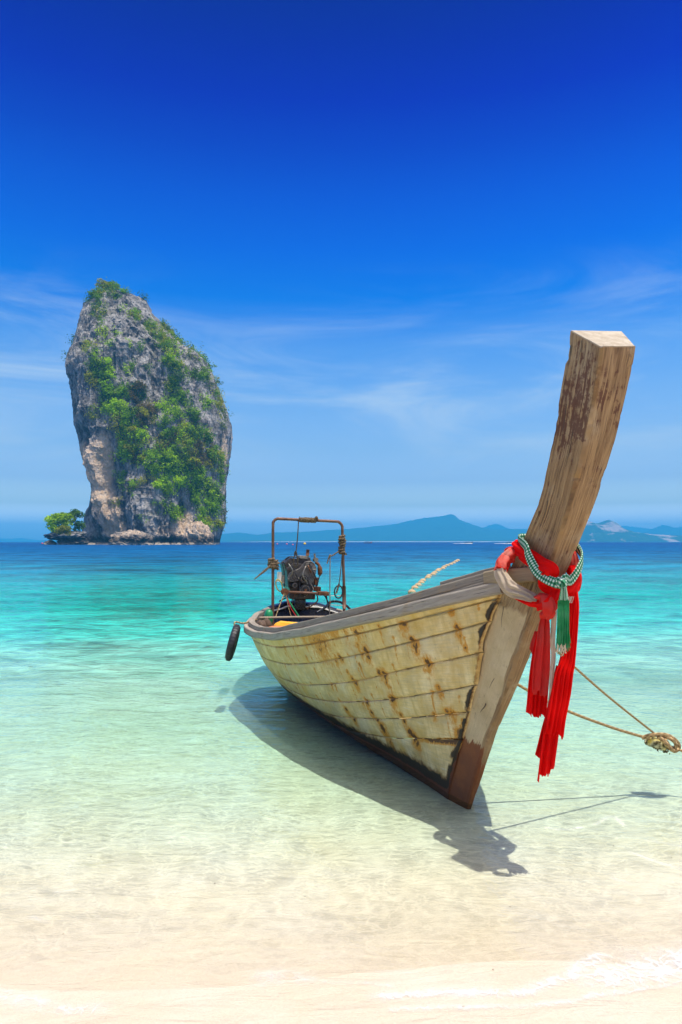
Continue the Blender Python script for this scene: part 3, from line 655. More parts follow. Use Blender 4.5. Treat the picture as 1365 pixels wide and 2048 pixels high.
VEG = [  # X, Y, rx, ry, count, size(px of zoom), tone weights, region
    (430, 120, 95, 55, 12, 34, 'mid dark olive', 'summit'), (350, 175, 60, 50, 6, 34, 'dark mid', 'summit'), (500, 175, 30, 25, 2, 32, 'mid', 'summit'), (385, 260, 45, 60, 6, 34, 'mid olive dark', 'summit'),
    (690, 165, 22, 35, 3, 26, 'dark', 'summit'), (565, 120, 30, 25, 2, 30, 'mid', 'summit'), (390, 335, 25, 28, 2, 34, 'mid', 'upper face'), (530, 255, 18, 22, 2, 24, 'mid bright', 'upper face'),
    (620, 300, 45, 38, 6, 28, 'mid olive', 'upper face'), (410, 420, 28, 40, 4, 26, 'olive bright', 'upper face'), (330, 500, 45, 45, 5, 26, 'olive mid', 'upper face'), (450, 490, 20, 26, 2, 26, 'mid bright', 'upper face'),
    (510, 405, 16, 18, 1, 24, 'bright', 'upper face'), (370, 560, 26, 30, 3, 26, 'bright', 'upper face'), (405, 655, 65, 65, 9, 44, 'mid dark bright', 'left shoulder'), (350, 720, 40, 40, 3, 30, 'olive', 'left shoulder'),
    (580, 650, 34, 24, 3, 28, 'mid bright', 'middle face'), (708, 640, 22, 28, 2, 30, 'dark mid', 'middle face'), (600, 620, 20, 20, 1, 22, 'mid', 'middle face'), (655, 510, 22, 30, 2, 22, 'mid', 'middle face'), (590, 480, 16, 18, 1, 22, 'bright', 'middle face'),
    (720, 370, 40, 45, 5, 30, 'olive mid', 'upper right belt'), (790, 440, 50, 60, 7, 34, 'mid olive', 'upper right belt'), (825, 490, 40, 45, 4, 40, 'mid dark', 'upper right belt'), (870, 590, 60, 70, 8, 36, 'mid olive bright', 'upper right belt'), (880, 680, 35, 70, 6, 36, 'dark', 'upper right belt'),
    (880, 820, 35, 70, 6, 36, 'dark mid', 'upper right belt'), (850, 770, 30, 60, 4, 34, 'olive mid', 'upper right belt'),
    (850, 370, 45, 45, 6, 28, 'olive dark', 'right crest'), (920, 440, 55, 50, 8, 30, 'mid dark olive', 'right crest'), (1000, 530, 55, 45, 8, 30, 'dark olive mid', 'right crest'), (1070, 620, 45, 50, 6, 32, 'dark mid', 'right crest'), (1050, 690, 60, 40, 6, 34, 'mid dark', 'right crest'),
    (1130, 750, 30, 60, 5, 32, 'dark olive', 'right edge'), (1160, 850, 30, 60, 5, 32, 'mid olive', 'right edge'), (1195, 960, 25, 60, 5, 28, 'olive dark', 'right edge'), (1085, 860, 26, 50, 4, 32, 'mid bright', 'right edge'), (960, 860, 26, 60, 5, 34, 'dark mid', 'right edge'), (960, 690, 40, 50, 5, 30, 'mid dark', 'right edge'),
    (440, 820, 50, 60, 6, 44, 'dark mid', 'middle belt'), (545, 795, 45, 55, 5, 46, 'dark mid', 'middle belt'), (640, 800, 50, 60, 6, 42, 'brown dark', 'middle belt'), (490, 900, 85, 45, 7, 42, 'bright', 'middle belt'), (585, 975, 70, 70, 8, 50, 'mid dark bright', 'middle belt'), (600, 1100, 90, 70, 9, 44, 'bright olive', 'middle belt'),
    (700, 930, 60, 75, 7, 44, 'olive brown', 'middle belt'), (805, 990, 34, 38, 3, 40, 'bright mid', 'middle belt'), (560, 1190, 55, 55, 5, 48, 'mid bright', 'middle belt'), (640, 1220, 48, 55, 5, 40, 'olive brown', 'middle belt'), (810, 885, 40, 34, 3, 36, 'bright', 'middle belt'), (880, 930, 55, 48, 5, 36, 'bright mid', 'middle belt'), (490, 1010, 30, 60, 3, 34, 'olive', 'middle belt'), (345, 930, 24, 45, 3, 26, 'olive mid', 'middle belt'),
    (1000, 965, 40, 50, 4, 38, 'dark mid', 'lower right belt'), (1050, 1085, 60, 60, 6, 42, 'mid dark', 'lower right belt'), (950, 1070, 60, 90, 8, 38, 'olive bright', 'lower right belt'), (850, 1130, 95, 80, 9, 40, 'olive brown mid', 'lower right belt'), (780, 1250, 110, 85, 10, 44, 'bright mid', 'lower right belt'), (900, 1250, 100, 85, 9, 44, 'mid bright dark', 'lower right belt'), (1050, 1220, 85, 90, 9, 40, 'olive brown', 'lower right belt'),
    (1150, 1240, 50, 85, 7, 38, 'olive mid', 'lower right belt'), (855, 1390, 90, 65, 9, 44, 'bright', 'lower right belt'), (980, 1330, 80, 80, 8, 42, 'mid bright', 'lower right belt'), (1060, 1440, 95, 85, 10, 44, 'mid dark bright', 'lower right belt'), (1140, 1510, 50, 85, 7, 42, 'dark mid', 'lower right belt'), (1090, 1560, 60, 50, 5, 40, 'mid bright', 'lower right belt'), (1180, 1330, 26, 70, 4, 34, 'mid dark', 'lower right belt'),
    (880, 1575, 55, 45, 6, 36, 'bright mid', 'foot'), (610, 1420, 22, 36, 2, 34, 'mid olive', 'foot'), (670, 1375, 28, 22, 2, 28, 'olive', 'foot'), (738, 1362, 14, 16, 1, 22, 'olive', 'foot'), (530, 1370, 26, 50, 4, 32, 'mid dark', 'foot'), (805, 1520, 28, 28, 3, 28, 'dark mid', 'foot'), (1070, 1650, 60, 34, 6, 34, 'bright olive', 'foot'), (1150, 1670, 34, 45, 4, 34, 'mid olive', 'foot'), (1190, 1600, 22, 60, 4, 34, 'dark brown', 'foot'), (750, 1520, 12, 12, 1, 18, 'mid', 'foot'), (660, 1605, 12, 12, 1, 18, 'mid', 'foot'), (510, 1520, 16, 26, 1, 20, 'olive', 'foot'),
    (210, 460, 16, 40, 3, 20, 'dark', 'left edge'), (180, 560, 14, 26, 2, 20, 'dark', 'left edge')]
TW = {'bright': 'bright green', 'mid': 'mid green', 'dark': 'dark green', 'olive': 'yellowish olive', 'brown': 'dry brownish'}
WHERE = {'summit': 'on the rock tower summit', 'upper face': 'on the rock tower upper grey face', 'left shoulder': 'in the clump on the rock tower left shoulder', 'middle face': 'on the rock tower bare middle face',
         'upper right belt': 'in the rock tower upper right belt', 'right crest': 'on the rock tower sloping right crest', 'right edge': 'on the rock tower right edge', 'middle belt': 'in the rock tower dense middle belt',
         'lower right belt': 'on the rock tower lower right slope', 'foot': 'near the rock tower foot', 'left edge': 'overhanging the rock tower left edge'}
veg = []; fill = Geo(); fillc = {k: Geo() for k in LEAF}
PXZ = RS / 3.25
for (X, Y, rx, ry, cnt, sz, tones, reg) in VEG:
    tones = tones.split()
    for k in range(cnt):
        a = rng.uniform(0, 2 * PI); r = math.sqrt(rng.uniform(0, 1)) * .9
        P, e = rockpt(X + rx * r * math.cos(a), Y + ry * r * math.sin(a))
        tn = tones[rng.integers(0, len(tones))]; s = sz * rng.uniform(.75, 1.3) * PXZ
        veg.append((s, tn, reg, P))
    for k in range(int(rx * ry / 34)):
        a = rng.uniform(0, 2 * PI); r = math.sqrt(rng.uniform(0, 1)) * 1.08
        P, e = rockpt(X + rx * r * math.cos(a), Y + ry * r * math.sin(a)) if k % 2 == 0 else (P + rng.normal(size=3) * [1.6, .3, 1.6], 0)
        tn = tones[rng.integers(0, len(tones))]
        c = P + rng.normal(size=(9, 3)) * [1.0, .4, .9] + [0, -.9, .5]
        leaves(fillc[tn], c, rng.uniform(.25, .6, 9), np.broadcast_to([0, -.6, .3], (9, 3)))
veg.sort(key=lambda v: -v[0])
veg = veg[:230]
ORD = [''] + 'second third fourth fifth sixth seventh eighth ninth tenth eleventh twelfth thirteenth fourteenth fifteenth sixteenth seventeenth eighteenth nineteenth twentieth twenty-first twenty-second twenty-third twenty-fourth'.split()
ORD = [(o + ' highest').strip() for o in ORD] + ['low down'] * 99
byreg = {}
for v in veg: byreg.setdefault(v[2], []).append(v)
keyed = {}
for reg, vs in byreg.items():
    mx = np.median([v[3][0] for v in vs])
    for v in vs: keyed.setdefault((v[1], reg, 'left' if v[3][0] < mx else 'right'), []).append(v)
for (tn, reg, half), vs in keyed.items():
    vs.sort(key=lambda v: -v[3][2])
    for k, (s_, _, _, P) in enumerate(vs):
        o = bpy.data.objects.new('shrub', CROWNS[tn][rng.integers(0, 5)]); COL.objects.link(o)
        o.location = P + [0, -.25 * s_, -.25 * s_]; o.rotation_euler = (rng.normal() * .2, rng.normal() * .2, rng.uniform(0, 6.28)); o.scale = (s_, s_ * .9, s_ * rng.uniform(.8, 1.15))
        tag(o, (ORD[k] + ' ' if len(vs) > 1 else '') + TW[tn] + ' shrub ' + WHERE[reg] + ', ' + half + ' half', 'shrub', 'shrubs growing on the rock tower')
first = True
for tn, gg in fillc.items():
    if gg.n: tag(gg.build('cliff_greenery', LEAF[tn], loc=(-110, 392, 0)), TW[tn] + ' low growth covering the ledges of the rock tower', 'greenery', kind='stuff')

M_BARK = simple('grey bark', (.12, .09, .06), (.20, .16, .11), 2, .9)
def small_tree(c, h, r, tn, label, seed, lean=0.0, n=5, name='tree', bush=False):
    e = empty(name, c, label, 'tree')
    g = Geo(); top = np.array(c) + [lean * h, 0, h * .62]
    p0 = smoothpath([np.array(c) - [0, 0, 1.0], np.array(c) + [lean * h * .3, 0, h * .3], top], 8); g.tube(p0, np.linspace(r * .09, r * .05, 8), 6)
    rr = np.random.default_rng(seed); ends = []
    for k in range(n):
        a = 2 * PI * k / n + rr.uniform(0, 1); q = top + np.array([math.cos(a) * r * .6, math.sin(a) * r * .5, r * rr.uniform(.1, .6)])
        g.tube(smoothpath([p0[5], (p0[6] + q) / 2 + [0, 0, .2], q], 6), np.linspace(r * .04, r * .015, 6), 5); ends.append(q)
    g.build('trunk', M_BARK, e, True)
    g = Geo()
    low = [np.array(c) + [rr.uniform(-.75, .75) * r + lean * h * .5, rr.uniform(-.5, .3) * r, rr.uniform(.12, .5) * h] for _ in range(5 if bush else 0)]
    for q in ends + [top + [0, 0, r * .55]] + low:
        m = 130; d = rr.normal(size=(m, 3)); d[:, 2] += .25; d /= np.linalg.norm(d, axis=1, keepdims=True)
        leaves(g, q + d * r * .48 * rr.uniform(.55, 1.1, (m, 1)) * [1, 1, .7], rr.uniform(.06, .13, m) * r, d)
    g.build('crown', LEAF[tn], e)
def zb(Y): return 1.7 + (HZ - (540 + Y / 3.25)) * RS
small_tree((xb(198), 384, zb(1712)), 9.5, 5.8, 'bright', 'bright leafy tree leaning out on the ledge left of the rock tower', 1, -.25, 6, bush=True)
small_tree((xb(232), 385, zb(1712)), 10.5, 6.0, 'bright', 'bright yellow-green round bushy tree on the ledge against the rock tower', 2, -.12, 7, bush=True)
small_tree((xb(268), 391, zb(1712)), 15, 5.2, 'dark', 'dark green tree in shade between ledge and rock tower', 3, .0, 6, bush=True)
small_tree((xb(232), 381, zb(1725)), 3.0, 4.4, 'olive', 'dry olive bush at the front of the left ledge', 4, .1, 6, bush=True)
pt, _ = rockpt(395, 100); small_tree(pt - [0, -2, 2.5], 8, 5.2, 'olive', 'airy olive flat-topped tree standing left on the summit', 5, -.1, 6)
pt, _ = rockpt(480, 80); small_tree(pt - [0, -2, 3], 6.5, 4.4, 'mid', 'green bushy tree standing highest on the summit', 6, .1, 5)

# ------------------------------------------------------------------ boat frame of reference: u forward, v to camera-left, w up
TH = math.radians(16.5); HE = math.radians(3.0)
F = np.array([math.sin(TH), -math.cos(TH), 0]); L0 = np.array([-math.cos(TH), -math.sin(TH), 0]); Z3 = np.array([0, 0, 1.0])
W = math.cos(HE) * Z3 - math.sin(HE) * L0; L = math.cos(HE) * L0 + math.sin(HE) * Z3
O = Pz(935, 1602)
AX = np.array([F, L, W])
def B(u, v, w):
    u, v, w = np.broadcast_arrays(np.asarray(u, float), v, w)
    return O + u[..., None] * F + v[..., None] * L + w[..., None] * W
def Bl(pts): return np.array([B(*p) for p in pts])
I = np.interp
VU = [-5.12, -5.0, -4.85, -4.6, -4.2, -3.7, -3.4, -3, -2, -1.3, -.6, 0, .3, .6]; VV = [.10, .30, .44, .60, .77, .91, .925, .9, .81, .69, .52, .32, .21, .085]
WU = [-5.12, -4.6, -4.2, -3.6, -3.06, -2.36, -1.66, -.99, -.48, -.16, .27, .6]; WR = [.74, .70, .675, .645, .66, .73, .86, 1.01, 1.13, 1.22, 1.335, 1.425]
CU = [-5.12, -4.6, -4.2, -3.6, -3.06, -2.36, -1.66, -.99, -.48, -.16, .27, .6]; CWv = [.86, .81, .785, .755, .764, .844, .985, 1.138, 1.262, 1.35, 1.475, 1.575]
KU = [-5.12, -4.5, -3.5, -2, -.5, .6]; KW = [.3, -.02, -.16, -.16, -.12, -.12]
PU = [-5.1, -4, -2.5, -1.5, -.66, -.15, .1, .4]; PP = [.6, .42, .5, .62, .95, 1.2, 2.2, 3]
def sm(xs, ys):
    q = np.linspace(-5.3, .8, 1200); y = I(q, xs, ys); k = np.hanning(91); k /= k.sum()
    yp = np.pad(y, 45, mode='edge'); ysm = np.convolve(yp, k, 'valid')
    wt = sstep(-5.12, -4.9, q) * (1 - sstep(.45, .6, q)); ysm = ysm * wt + y * (1 - wt)
    return lambda u: I(u, q, ysm)
vr = sm(VU, VV); wr = sm(WU, WR); cw = sm(CU, CWv); kw = sm(KU, KW); pe = sm(PU, PP)
TS = [0, .14, .265, .38, .48, .57, .67, .82, .93, .99, 1.01]; US = [-.19, -.136, -.078, .023, .094, .152, .232, .314, .42, .497, .51]
def ustart(t): return I(t, TS, US) + .004
def hull(u, t, off=0.0):
    v = vr(u); w1 = wr(u); w0 = kw(u); vk = np.minimum(.045, v * .5)
    vv = vk + (v - vk) * np.clip(t, 0, 2) ** pe(u)
    return vv - off, w0 + (w1 - w0) * t
SEAMS = [([-5.1, .6], [0, 0]), ([-5.1, -3, -1.7, -.89, -.43, .03], [.05, .09, .18, .26, .33, .38]), ([-5.1, -3, -1.73, -1.14, -.64, .13], [.14, .19, .29, .36, .42, .52]),
         ([-5.1, -3.2, -2.17, -1.45, -.71, .2], [.26, .31, .39, .45, .53, .64]), ([-5.1, -3.19, -2.06, -1.11, -.46, .31], [.40, .46, .54, .63, .71, .78]),
         ([-5.1, -3.3, -1.56, -.38, .41], [.62, .68, .77, .85, .90]), ([-5.1, -3.7, -1.64, .42], [.88, .895, .92, .98]), ([-5.1, .6], [1.02, 1.02])]
STAINS = [(-0.824, 0.955, 0.026, 0.0, 1), (-1.418, 0.97, 0.19, 0.26, 0.85), (-1.687, 1.0, 0.06, 0.22, 0.65), (-1.574, 0.93, 0.038, 0.17, 0.6), (-1.333, 0.899, 0.049, 0.123, 0.5), (-0.866, 0.874, 0.027, 0.133, 0.62), (-0.781, 0.839, 0.03, 0.0, 1), (-0.767, 0.794, 0.03, 0.052, 0.8), (-1.178, 0.809, 0.02, 0.0, 0.9), (-1.248, 0.774, 0.024, 0.016, 0.7), (-1.149, 0.779, 0.016, 0.0, 0.8), (-1.135, 0.698, 0.016, 0.016, 0.8), (-1.107, 0.648, 0.02, 0.0, 1), (-1.078, 0.613, 0.02, 0.047, 1), (-0.696, 0.698, 0.022, 0.0, 1), (-0.639, 0.688, 0.029, 0.117, 1), (-0.639, 0.538, 0.033, 0.022, 1), (-1.036, 0.508, 0.016, 0.008, 0.8), (-1.022, 0.487, 0.02, 0.031, 1.1), (-1.093, 0.472, 0.016, 0.0, 0.8), (-1.503, 0.583, 0.021, 0.051, 0.8), (-1.008, 0.422, 0.02, 0.055, 1.1), (-0.979, 0.372, 0.02, 0.023, 1), (-0.937, 0.322, 0.035, 0.078, 1.2), (-0.583, 0.447, 0.018, 0.015, 1), (-0.569, 0.412, 0.022, 0.015, 1), (-0.526, 0.352, 0.029, 0.036, 1.2), (-0.498, 0.327, 0.029, 0.036, 1.2), (-0.47, 0.302, 0.025, 0.014, 1.2), (-0.271, 0.945, 0.02, 0.014, 0.9), (-0.257, 0.899, 0.01, 0.027, 0.6), (-0.243, 0.869, 0.02, 0.02, 1), (-0.215, 0.834, 0.03, 0.074, 0.95), (-0.894, 0.226, 0.019, 0.039, 1.1), (-0.88, 0.196, 0.015, 0.023, 1.1), (-1.475, 0.462, 0.017, 0.017, 0.7), (-1.418, 0.397, 0.021, 0.025, 1.1), (-1.376, 0.322, 0.021, 0.033, 1.1), (-0.144, 0.749, 0.03, 0.08, 0.95), (0.139, 0.96, 0.028, 0.019, 0.55), (0.154, 0.894, 0.025, 0.013, 0.8), (0.168, 0.849, 0.025, 0.069, 0.6), (0.196, 0.804, 0.016, 0.031, 0.8), (-0.101, 0.623, 0.02, 0.02, 0.8), (-0.087, 0.588, 0.017, 0.026, 0.7), (-0.016, 0.503, 0.026, 0.0, 0.9), (-0.059, 0.508, 0.02, 0.0, 0.8), (-0.186, 0.482, 0.02, 0.0, 0.7), (-0.3, 0.945, 0.034, 0.021, 0.7), (0.012, 0.412, 0.033, 0.02, 0.8), (0.054, 0.442, 0.026, 0.026, 0.6), (-2.919, 0.899, 0.010, 0.041, 0.45), (-2.5, 0.90, .012, .07, .5), (-2.25, .90, .012, .09, .55), (-2.0, .90, .012, .06, .5), (-2.155, 0.789, 0.012, 0.037, 0.5), (-1.985, 0.784, 0.012, 0.036, 0.5), (-2.5, .76, .01, .03, .45), (-1.942, 0.573, 0.014, 0.054, 0.6), (-2.325, 0.548, 0.012, 0.043, 0.6), (-2.679, 0.508, 0.012, 0.04, 0.6), (-1.971, 0.442, 0.014, 0.036, 0.8), (-1.886, 0.417, 0.012, 0.036, 0.6), (0.352, 0.955, 0.012, 0.018, 0.5), (-0.186, 0.709, 0.03, 0.047, 0.4), (-0.611, 0.613, 0.018, 0.073, 0.6), (-0.965, 0.99, 0.061, 0.031, 0.6), (-1.135, 0.97, 0.055, 0.079, 0.5), (0.295, 1.0, 0.015, 0.015, 0.4), (0.352, 0.97, 0.012, 0.03, 0.5), (-1.45, .86, .05, .22, .42)]
_r = np.random.default_rng(21)
DRIPS = [(u_, t_, .007 + .010 * _r.random(), .06 + .16 * _r.random(), .42 + .35 * _r.random()) for u_, t_ in zip(_r.uniform(-3.2, .35, 70), _r.choice([.97, .86, .73, .58, .46], 70) + _r.uniform(-.05, .04, 70))]
DRIPS += [(u_, .985, .02 + .03 * _r.random(), .10 + .15 * _r.random(), .40) for u_ in _r.uniform(-2.1, -.7, 10)]
BOAT = empty('longtail_boat', O, 'wooden long-tail boat with tall prow grounded in the shallows', 'boat')

def plank(k, side):
    lo, hi = SEAMS[k], SEAMS[k + 1]
    nu = 400 if side > 0 else 120; nt = 12 if side > 0 else 6
    s = np.linspace(0, 1, nu) ** 1.15; tt = np.linspace(0, 1, nt)
    Sg, Tg = np.meshgrid(s, tt, indexing='ij')
    u = .3 - 5.4 * Sg; t = I(u, *lo) * (1 - Tg) + I(u, *hi) * Tg
    for _ in range(4):
        us = ustart(t); u = us - (us + 5.115) * Sg; t = I(u, *lo) * (1 - Tg) + I(u, *hi) * Tg
    gap = .0035
    ln = np.maximum((wr(u) - kw(u)), .2)
    t = t + np.where(Tg < .001, gap / ln * .8, 0) - np.where(Tg > .999, gap / ln * .8, 0)
    edgein = np.where((Tg < .001) | (Tg > .999), .008, 0)
    v, w = hull(u, t, edgein + .003 * (k % 2) - .005 * (1 - (2 * Tg - 1) ** 2) + .003 * fbm(st3(u * 2, t * 3, k), 2))
    # bow end of planks meets the stem side
    v = np.where(Sg < 1e-9, np.maximum(v, .0), v)
    P = B(u, side * v, w)
    rust = np.zeros(u.shape)
    if side > 0:
        hgt = (wr(u) - kw(u)) * 1.15
        for (u0, t0, r, dr, a) in STAINS + DRIPS:
            du = (u - u0) / r; dt = (t - t0) * hgt
            if r > .035: a = min(a, .50) * (1 + .5 * fbm(st3(u * 7, t * 9, 2), 3))
            blob = a * np.exp(-(du * du + (dt / r) ** 2) * .8)
            rust = np.maximum(rust, blob)
            if np.max(a) > .6: rust = np.maximum(rust, .40 * a * np.exp(-((u - u0) / (2.1 * r)) ** 2 - (np.where(dt > 0, dt, dt * .45) / (2.2 * r)) ** 2))
            if dr > 0:
                m = np.clip(-dt / dr, 0, 1.6); wdt = .55 + .25 * m
                rust = np.maximum(rust, a * .8 * np.exp(-(du / wdt) ** 2) * (dt < 0) * np.exp(-m * m * .9))
        bw = .016 + .010 * fbm(st3(u * 9, 0, 5), 3); dt = np.abs(t - I(u, [-.55, -.3, 0.05], [.300, .335, .385])) * hgt
        rust = np.maximum(rust, 1.15 * sstep(1.3, .6, dt / bw) * sstep(-.56, -.46, u))
    zz = P[..., 2]
    tar = sstep(.19, .03, zz) * .9 * np.ones_like(u) + .85 * sstep(.042, .006, np.abs(u - ustart(t)) + .035 * fbm(st3(t * 30, u * 10, 3), 3)) * sstep(.02, .25, t) * (.45 + .55 * sstep(-.15, .2, fbm(st3(t * 13, u * 2, 8), 2)))
    tar = np.maximum(tar, .62 * sstep(.02, .0, np.abs(t - .30)) * sstep(-.9, -.2, u) * 0)
    tar = np.maximum(tar, .75 * sstep(.10, .02, t)); eg = np.minimum(Tg, 1 - Tg)
    tar = np.maximum(tar, (.20 + .35 * fbm(st3(u * 5, t * 30, k), 3)) * sstep(.05, .0, eg))
    ox = sstep(.06, .0, zz) * .75 + .35 * sstep(.03, .0, np.abs(u - ustart(t))) * sstep(1.0, .2, t)
    uv = np.stack([u, t], -1)
    # closed board: outer face + inner face
    vi = np.maximum(v - .028, .002); Pi = B(u, side * vi, w)
    ring = np.concatenate([P, Pi[:, ::-1]], 1); uvr = np.concatenate([uv, uv[:, ::-1]], 1)
    cat = lambda a: np.concatenate([a, np.zeros_like(a)], 1)
    g = Geo(); g.grid(ring, uvr, {'rust': cat(rust), 'tar': cat(tar), 'oxide': cat(ox)}, cv=True, flip=side < 0)
    m = 2 * nt
    g.f.append(tuple(range(m))); g.f.append(tuple(range((nu - 1) * m, nu * m)))
    g.build('plank', M_PLANK, BOAT)
for side in (1, -1):
    for k in range(7): plank(k, side)

# stem and prow: one curved timber
FR = np.array([(-.02, -.16), (.06, .01), (.292, .518), (.438, .744), (.567, .986), (.730, 1.279), (.804, 1.382), (.930, 1.613), (1.056, 1.837), (1.133, 2.023), (1.206, 2.209), (1.278, 2.469), (1.308, 2.621)])
AF = np.array([(-.22, -.16), (-.165, .06), (-.088, .297), (.013, .482), (.142, .772), (.304, 1.167), (.44, 1.36), (.648, 1.593), (.751, 1.730), (.861, 1.865), (.932, 2.009), (.993, 2.192), (1.054, 2.455), (1.126, 2.743)])
VF = ([-.12, .03, .5, .98, 1.28, 1.6, 2.02, 2.62], [.020, .020, .027, .037, .048, .064, .079, .097]); VA = ([-.12, .1, .64, 1.17, 1.39, 1.6, 2, 2.78], [.055, .066, .083, .098, .110, .119, .134, .155])
def smc(tab, w):
    q = np.linspace(-.2, 2.9, 900); y = I(q, tab[:, 1], tab[:, 0]); k = np.hanning(61); k /= k.sum()
    y2 = np.convolve(np.pad(y, 30, mode='reflect', reflect_type='odd'), k, 'valid'); return I(w, q, y2)
NS = 240
wf = np.linspace(-.16, 2.621, NS); wa = wf + .122 * sstep(1.0, 2.62, wf)
uf = smc(FR, wf); ua = smc(AF, wa); vf = I(wf, *VF); va = I(wf, *VA)
bevel = .012
nside, nfront = 18, 10
secs = []
fr_ = np.linspace(0, 1, nside); ff = np.linspace(-1, 1, nfront)
cols = []
for i in range(NS):
    pts = []
    for q in fr_: pts.append((ua[i] + (uf[i] - bevel - ua[i]) * q, va[i] + (vf[i] - va[i]) * q, wa[i] + (wf[i] - wa[i]) * q, 0, q))
    for q in ff: pts.append((uf[i], -q * (vf[i] - bevel * .7), wf[i], 1, q))
    for q in fr_[::-1]: pts.append((ua[i] + (uf[i] - bevel - ua[i]) * q, -(va[i] + (vf[i] - va[i]) * q), wa[i] + (wf[i] - wa[i]) * q, 2, q))
    for q in np.linspace(-.8, .8, 5): pts.append((ua[i], q * va[i], wa[i], 3, q))
    cols.append(pts)
cols = np.array(cols); K = cols.shape[1]
Us, Vs, Ws, Ft, Q = [cols[..., k] for k in range(5)]
Ws = Ws + sstep(1.9, 2.62, wf)[:, None] * .125 * (np.where(Ft == 3, va[:, None], np.where(Ft == 1, vf[:, None], np.abs(Vs))) - Vs)
P = B(Us, Vs, Ws)
nz = fbm(P * 3.0, 3) * .009 + fbm(P * 11, 3) * .003
chip = np.clip(fbm(P * 16 + 40, 3) - .16, 0, 1) * .018 * np.where((Ft == 1), sstep(.6, 1, np.abs(Q)), np.where(Ft != 3, np.maximum(sstep(.9, 1, Q), sstep(.08, 0, Q)), 0)) * (1 + 1.2 * sstep(2.5, 2.62, Ws))
nside_v = np.where(Ft == 0, 1, np.where(Ft == 2, -1, 0)); nside_u = np.where(Ft == 1, 1, 0) * 1.0
P = P + (nz * nside_v)[..., None] * L + (nz * nside_u)[..., None] * F
ctr_ = B(((uf + ua) / 2)[:, None] + 0 * Us, 0, Ws); P = P + (ctr_ - P) / (np.linalg.norm(ctr_ - P, axis=-1, keepdims=True) + 1e-6) * chip[..., None]
zz = P[..., 2]
girth = np.where(Ft == 0, Q * .3, np.where(Ft == 1, .3 + (Q + 1) * .08, .5 + Q * .3))
uv = np.stack([Ws * 1.05, girth], -1)
paint = sstep(1.40, 1.22, Ws) * np.where(Ft == 1, .30, np.where(Ft == 3, 0, .85)) * np.where((Ft == 0) & (Q > .90), .3, 1)
oxide = np.where(Ft == 1, sstep(.42, .2, Ws) * .9, sstep(.50, .36, Ws) * .95) + np.where((Ft == 0) & (Q < .2), .62 * sstep(1.25, .7, Ws) * (1 - Q * 2.0), 0)
stain = .38 * np.exp(-((Ws - 2.42) / .12) ** 2) + .40 * np.exp(-((Ws - 2.26) / .12) ** 2) * (Ft == 0) + .22 * (Ft == 1) * sstep(1.4, 1.8, Ws) + .18 * (Ft == 0)
edge_ = np.where(Ft == 0, sstep(.93, .99, Q), np.where(Ft == 1, sstep(.90, 1, np.abs(Q)), 0)) * 1.0
tar = np.where((Ft == 0), sstep(.09, .03, Q + .05 * fbm(st3(Ws * 16, 0, 2), 3)) * .8 * sstep(1.45, 1.2, Ws), 0) + sstep(.03, -.05, zz) * .3
end = np.zeros_like(Us)
g = Geo(); g.grid(P, uv, {'paint': paint, 'oxide': oxide, 'stain': stain, 'edge': edge_, 'tar': tar, 'endgrain': end}, cv=True)
# end-grain face, slightly domed and chipped
loop = P[-1]; cen = loop.mean(0); nrm_top = np.cross(loop[nside] - loop[0], loop[nside + nfront] - loop[nside]); nrm_top /= np.linalg.norm(nrm_top)
if nrm_top @ W < 0: nrm_top = -nrm_top
ringv = [loop] + [cen + (loop - cen) * f + nrm_top * hgt for f, hgt in ((.985, .006), (.6, .008), (.25, .009))]
ringv = np.array(ringv); RG = ringv.reshape(-1, 3); m = K
fs = [(a * m + j, a * m + (j + 1) % m, (a + 1) * m + (j + 1) % m, (a + 1) * m + j) for a in range(3) for j in range(m)] + [tuple(range(3 * m, 4 * m))]
on = np.ones(4 * m); on[:m] = .35
g.add(RG, fs, np.stack([RG[:, 0] * 3, RG[:, 1] * 3], -1), {'paint': on * 0, 'oxide': on * 0, 'stain': on * 0, 'edge': on * 0, 'tar': on * 0, 'endgrain': on})
STEM = g.build('prow', M_STEM, BOAT)
# cracks as thin dark wedges on the near side
g = Geo()
def crack(pts, wd):
    pts = np.array(pts, float); n = len(pts)
    a = smoothpath(Bl(pts), 10); wv = np.linspace(wd, .0008, 10)
    g.sweep(a, np.stack([np.stack([x * circle(5)[:, 0], .25 * x * circle(5)[:, 1]], -1) for x in wv]), up=L)
def on_side(u, w, e=.002):
    wq = w; i = np.argmin(np.abs(wf - w)); q = (u - ua[i]) / (uf[i] - bevel - ua[i]); return va[i] + (vf[i] - va[i]) * q + e
def on_stem(q, w):
    i = int(np.clip(np.searchsorted(wf, w), 0, NS - 1)); return (ua[i] + (uf[i] - bevel - ua[i]) * q, va[i] + (vf[i] - va[i]) * q + .003, wa[i] + (wf[i] - wa[i]) * q)
for (q0, w0, q1, w1, wd) in ((.18, 1.375, .42, 1.18, .007), (.50, 1.06, .46, .97, .005), (.62, .90, .56, .80, .004), (.60, .70, .52, .62, .005), (.10, 2.56, .12, 2.46, .004), (.42, 2.60, .40, 2.50, .003), (.12, 1.80, .14, 1.73, .004), (.30, 1.86, .36, 1.72, .003), (.25, 2.3, .3, 2.12, .002), (.6, 2.2, .62, 2.0, .002)):
    crack([on_stem(q0 + (q1 - q0) * k / 3 + (.02 if k == 1 else 0), w0 + (w1 - w0) * k / 3) for k in range(4)], wd)
g.build('crack', M_DARK, STEM)

# keel
us = np.linspace(-.05, -5.1, 60)
g = Geo(); g.sweep(B(us, 0, kw(us) - .02), np.array([(-.05, -.05), (.05, -.05), (.05, .06), (-.05, .06)]), up=W)
g.build('keel', M_KEEL, BOAT)
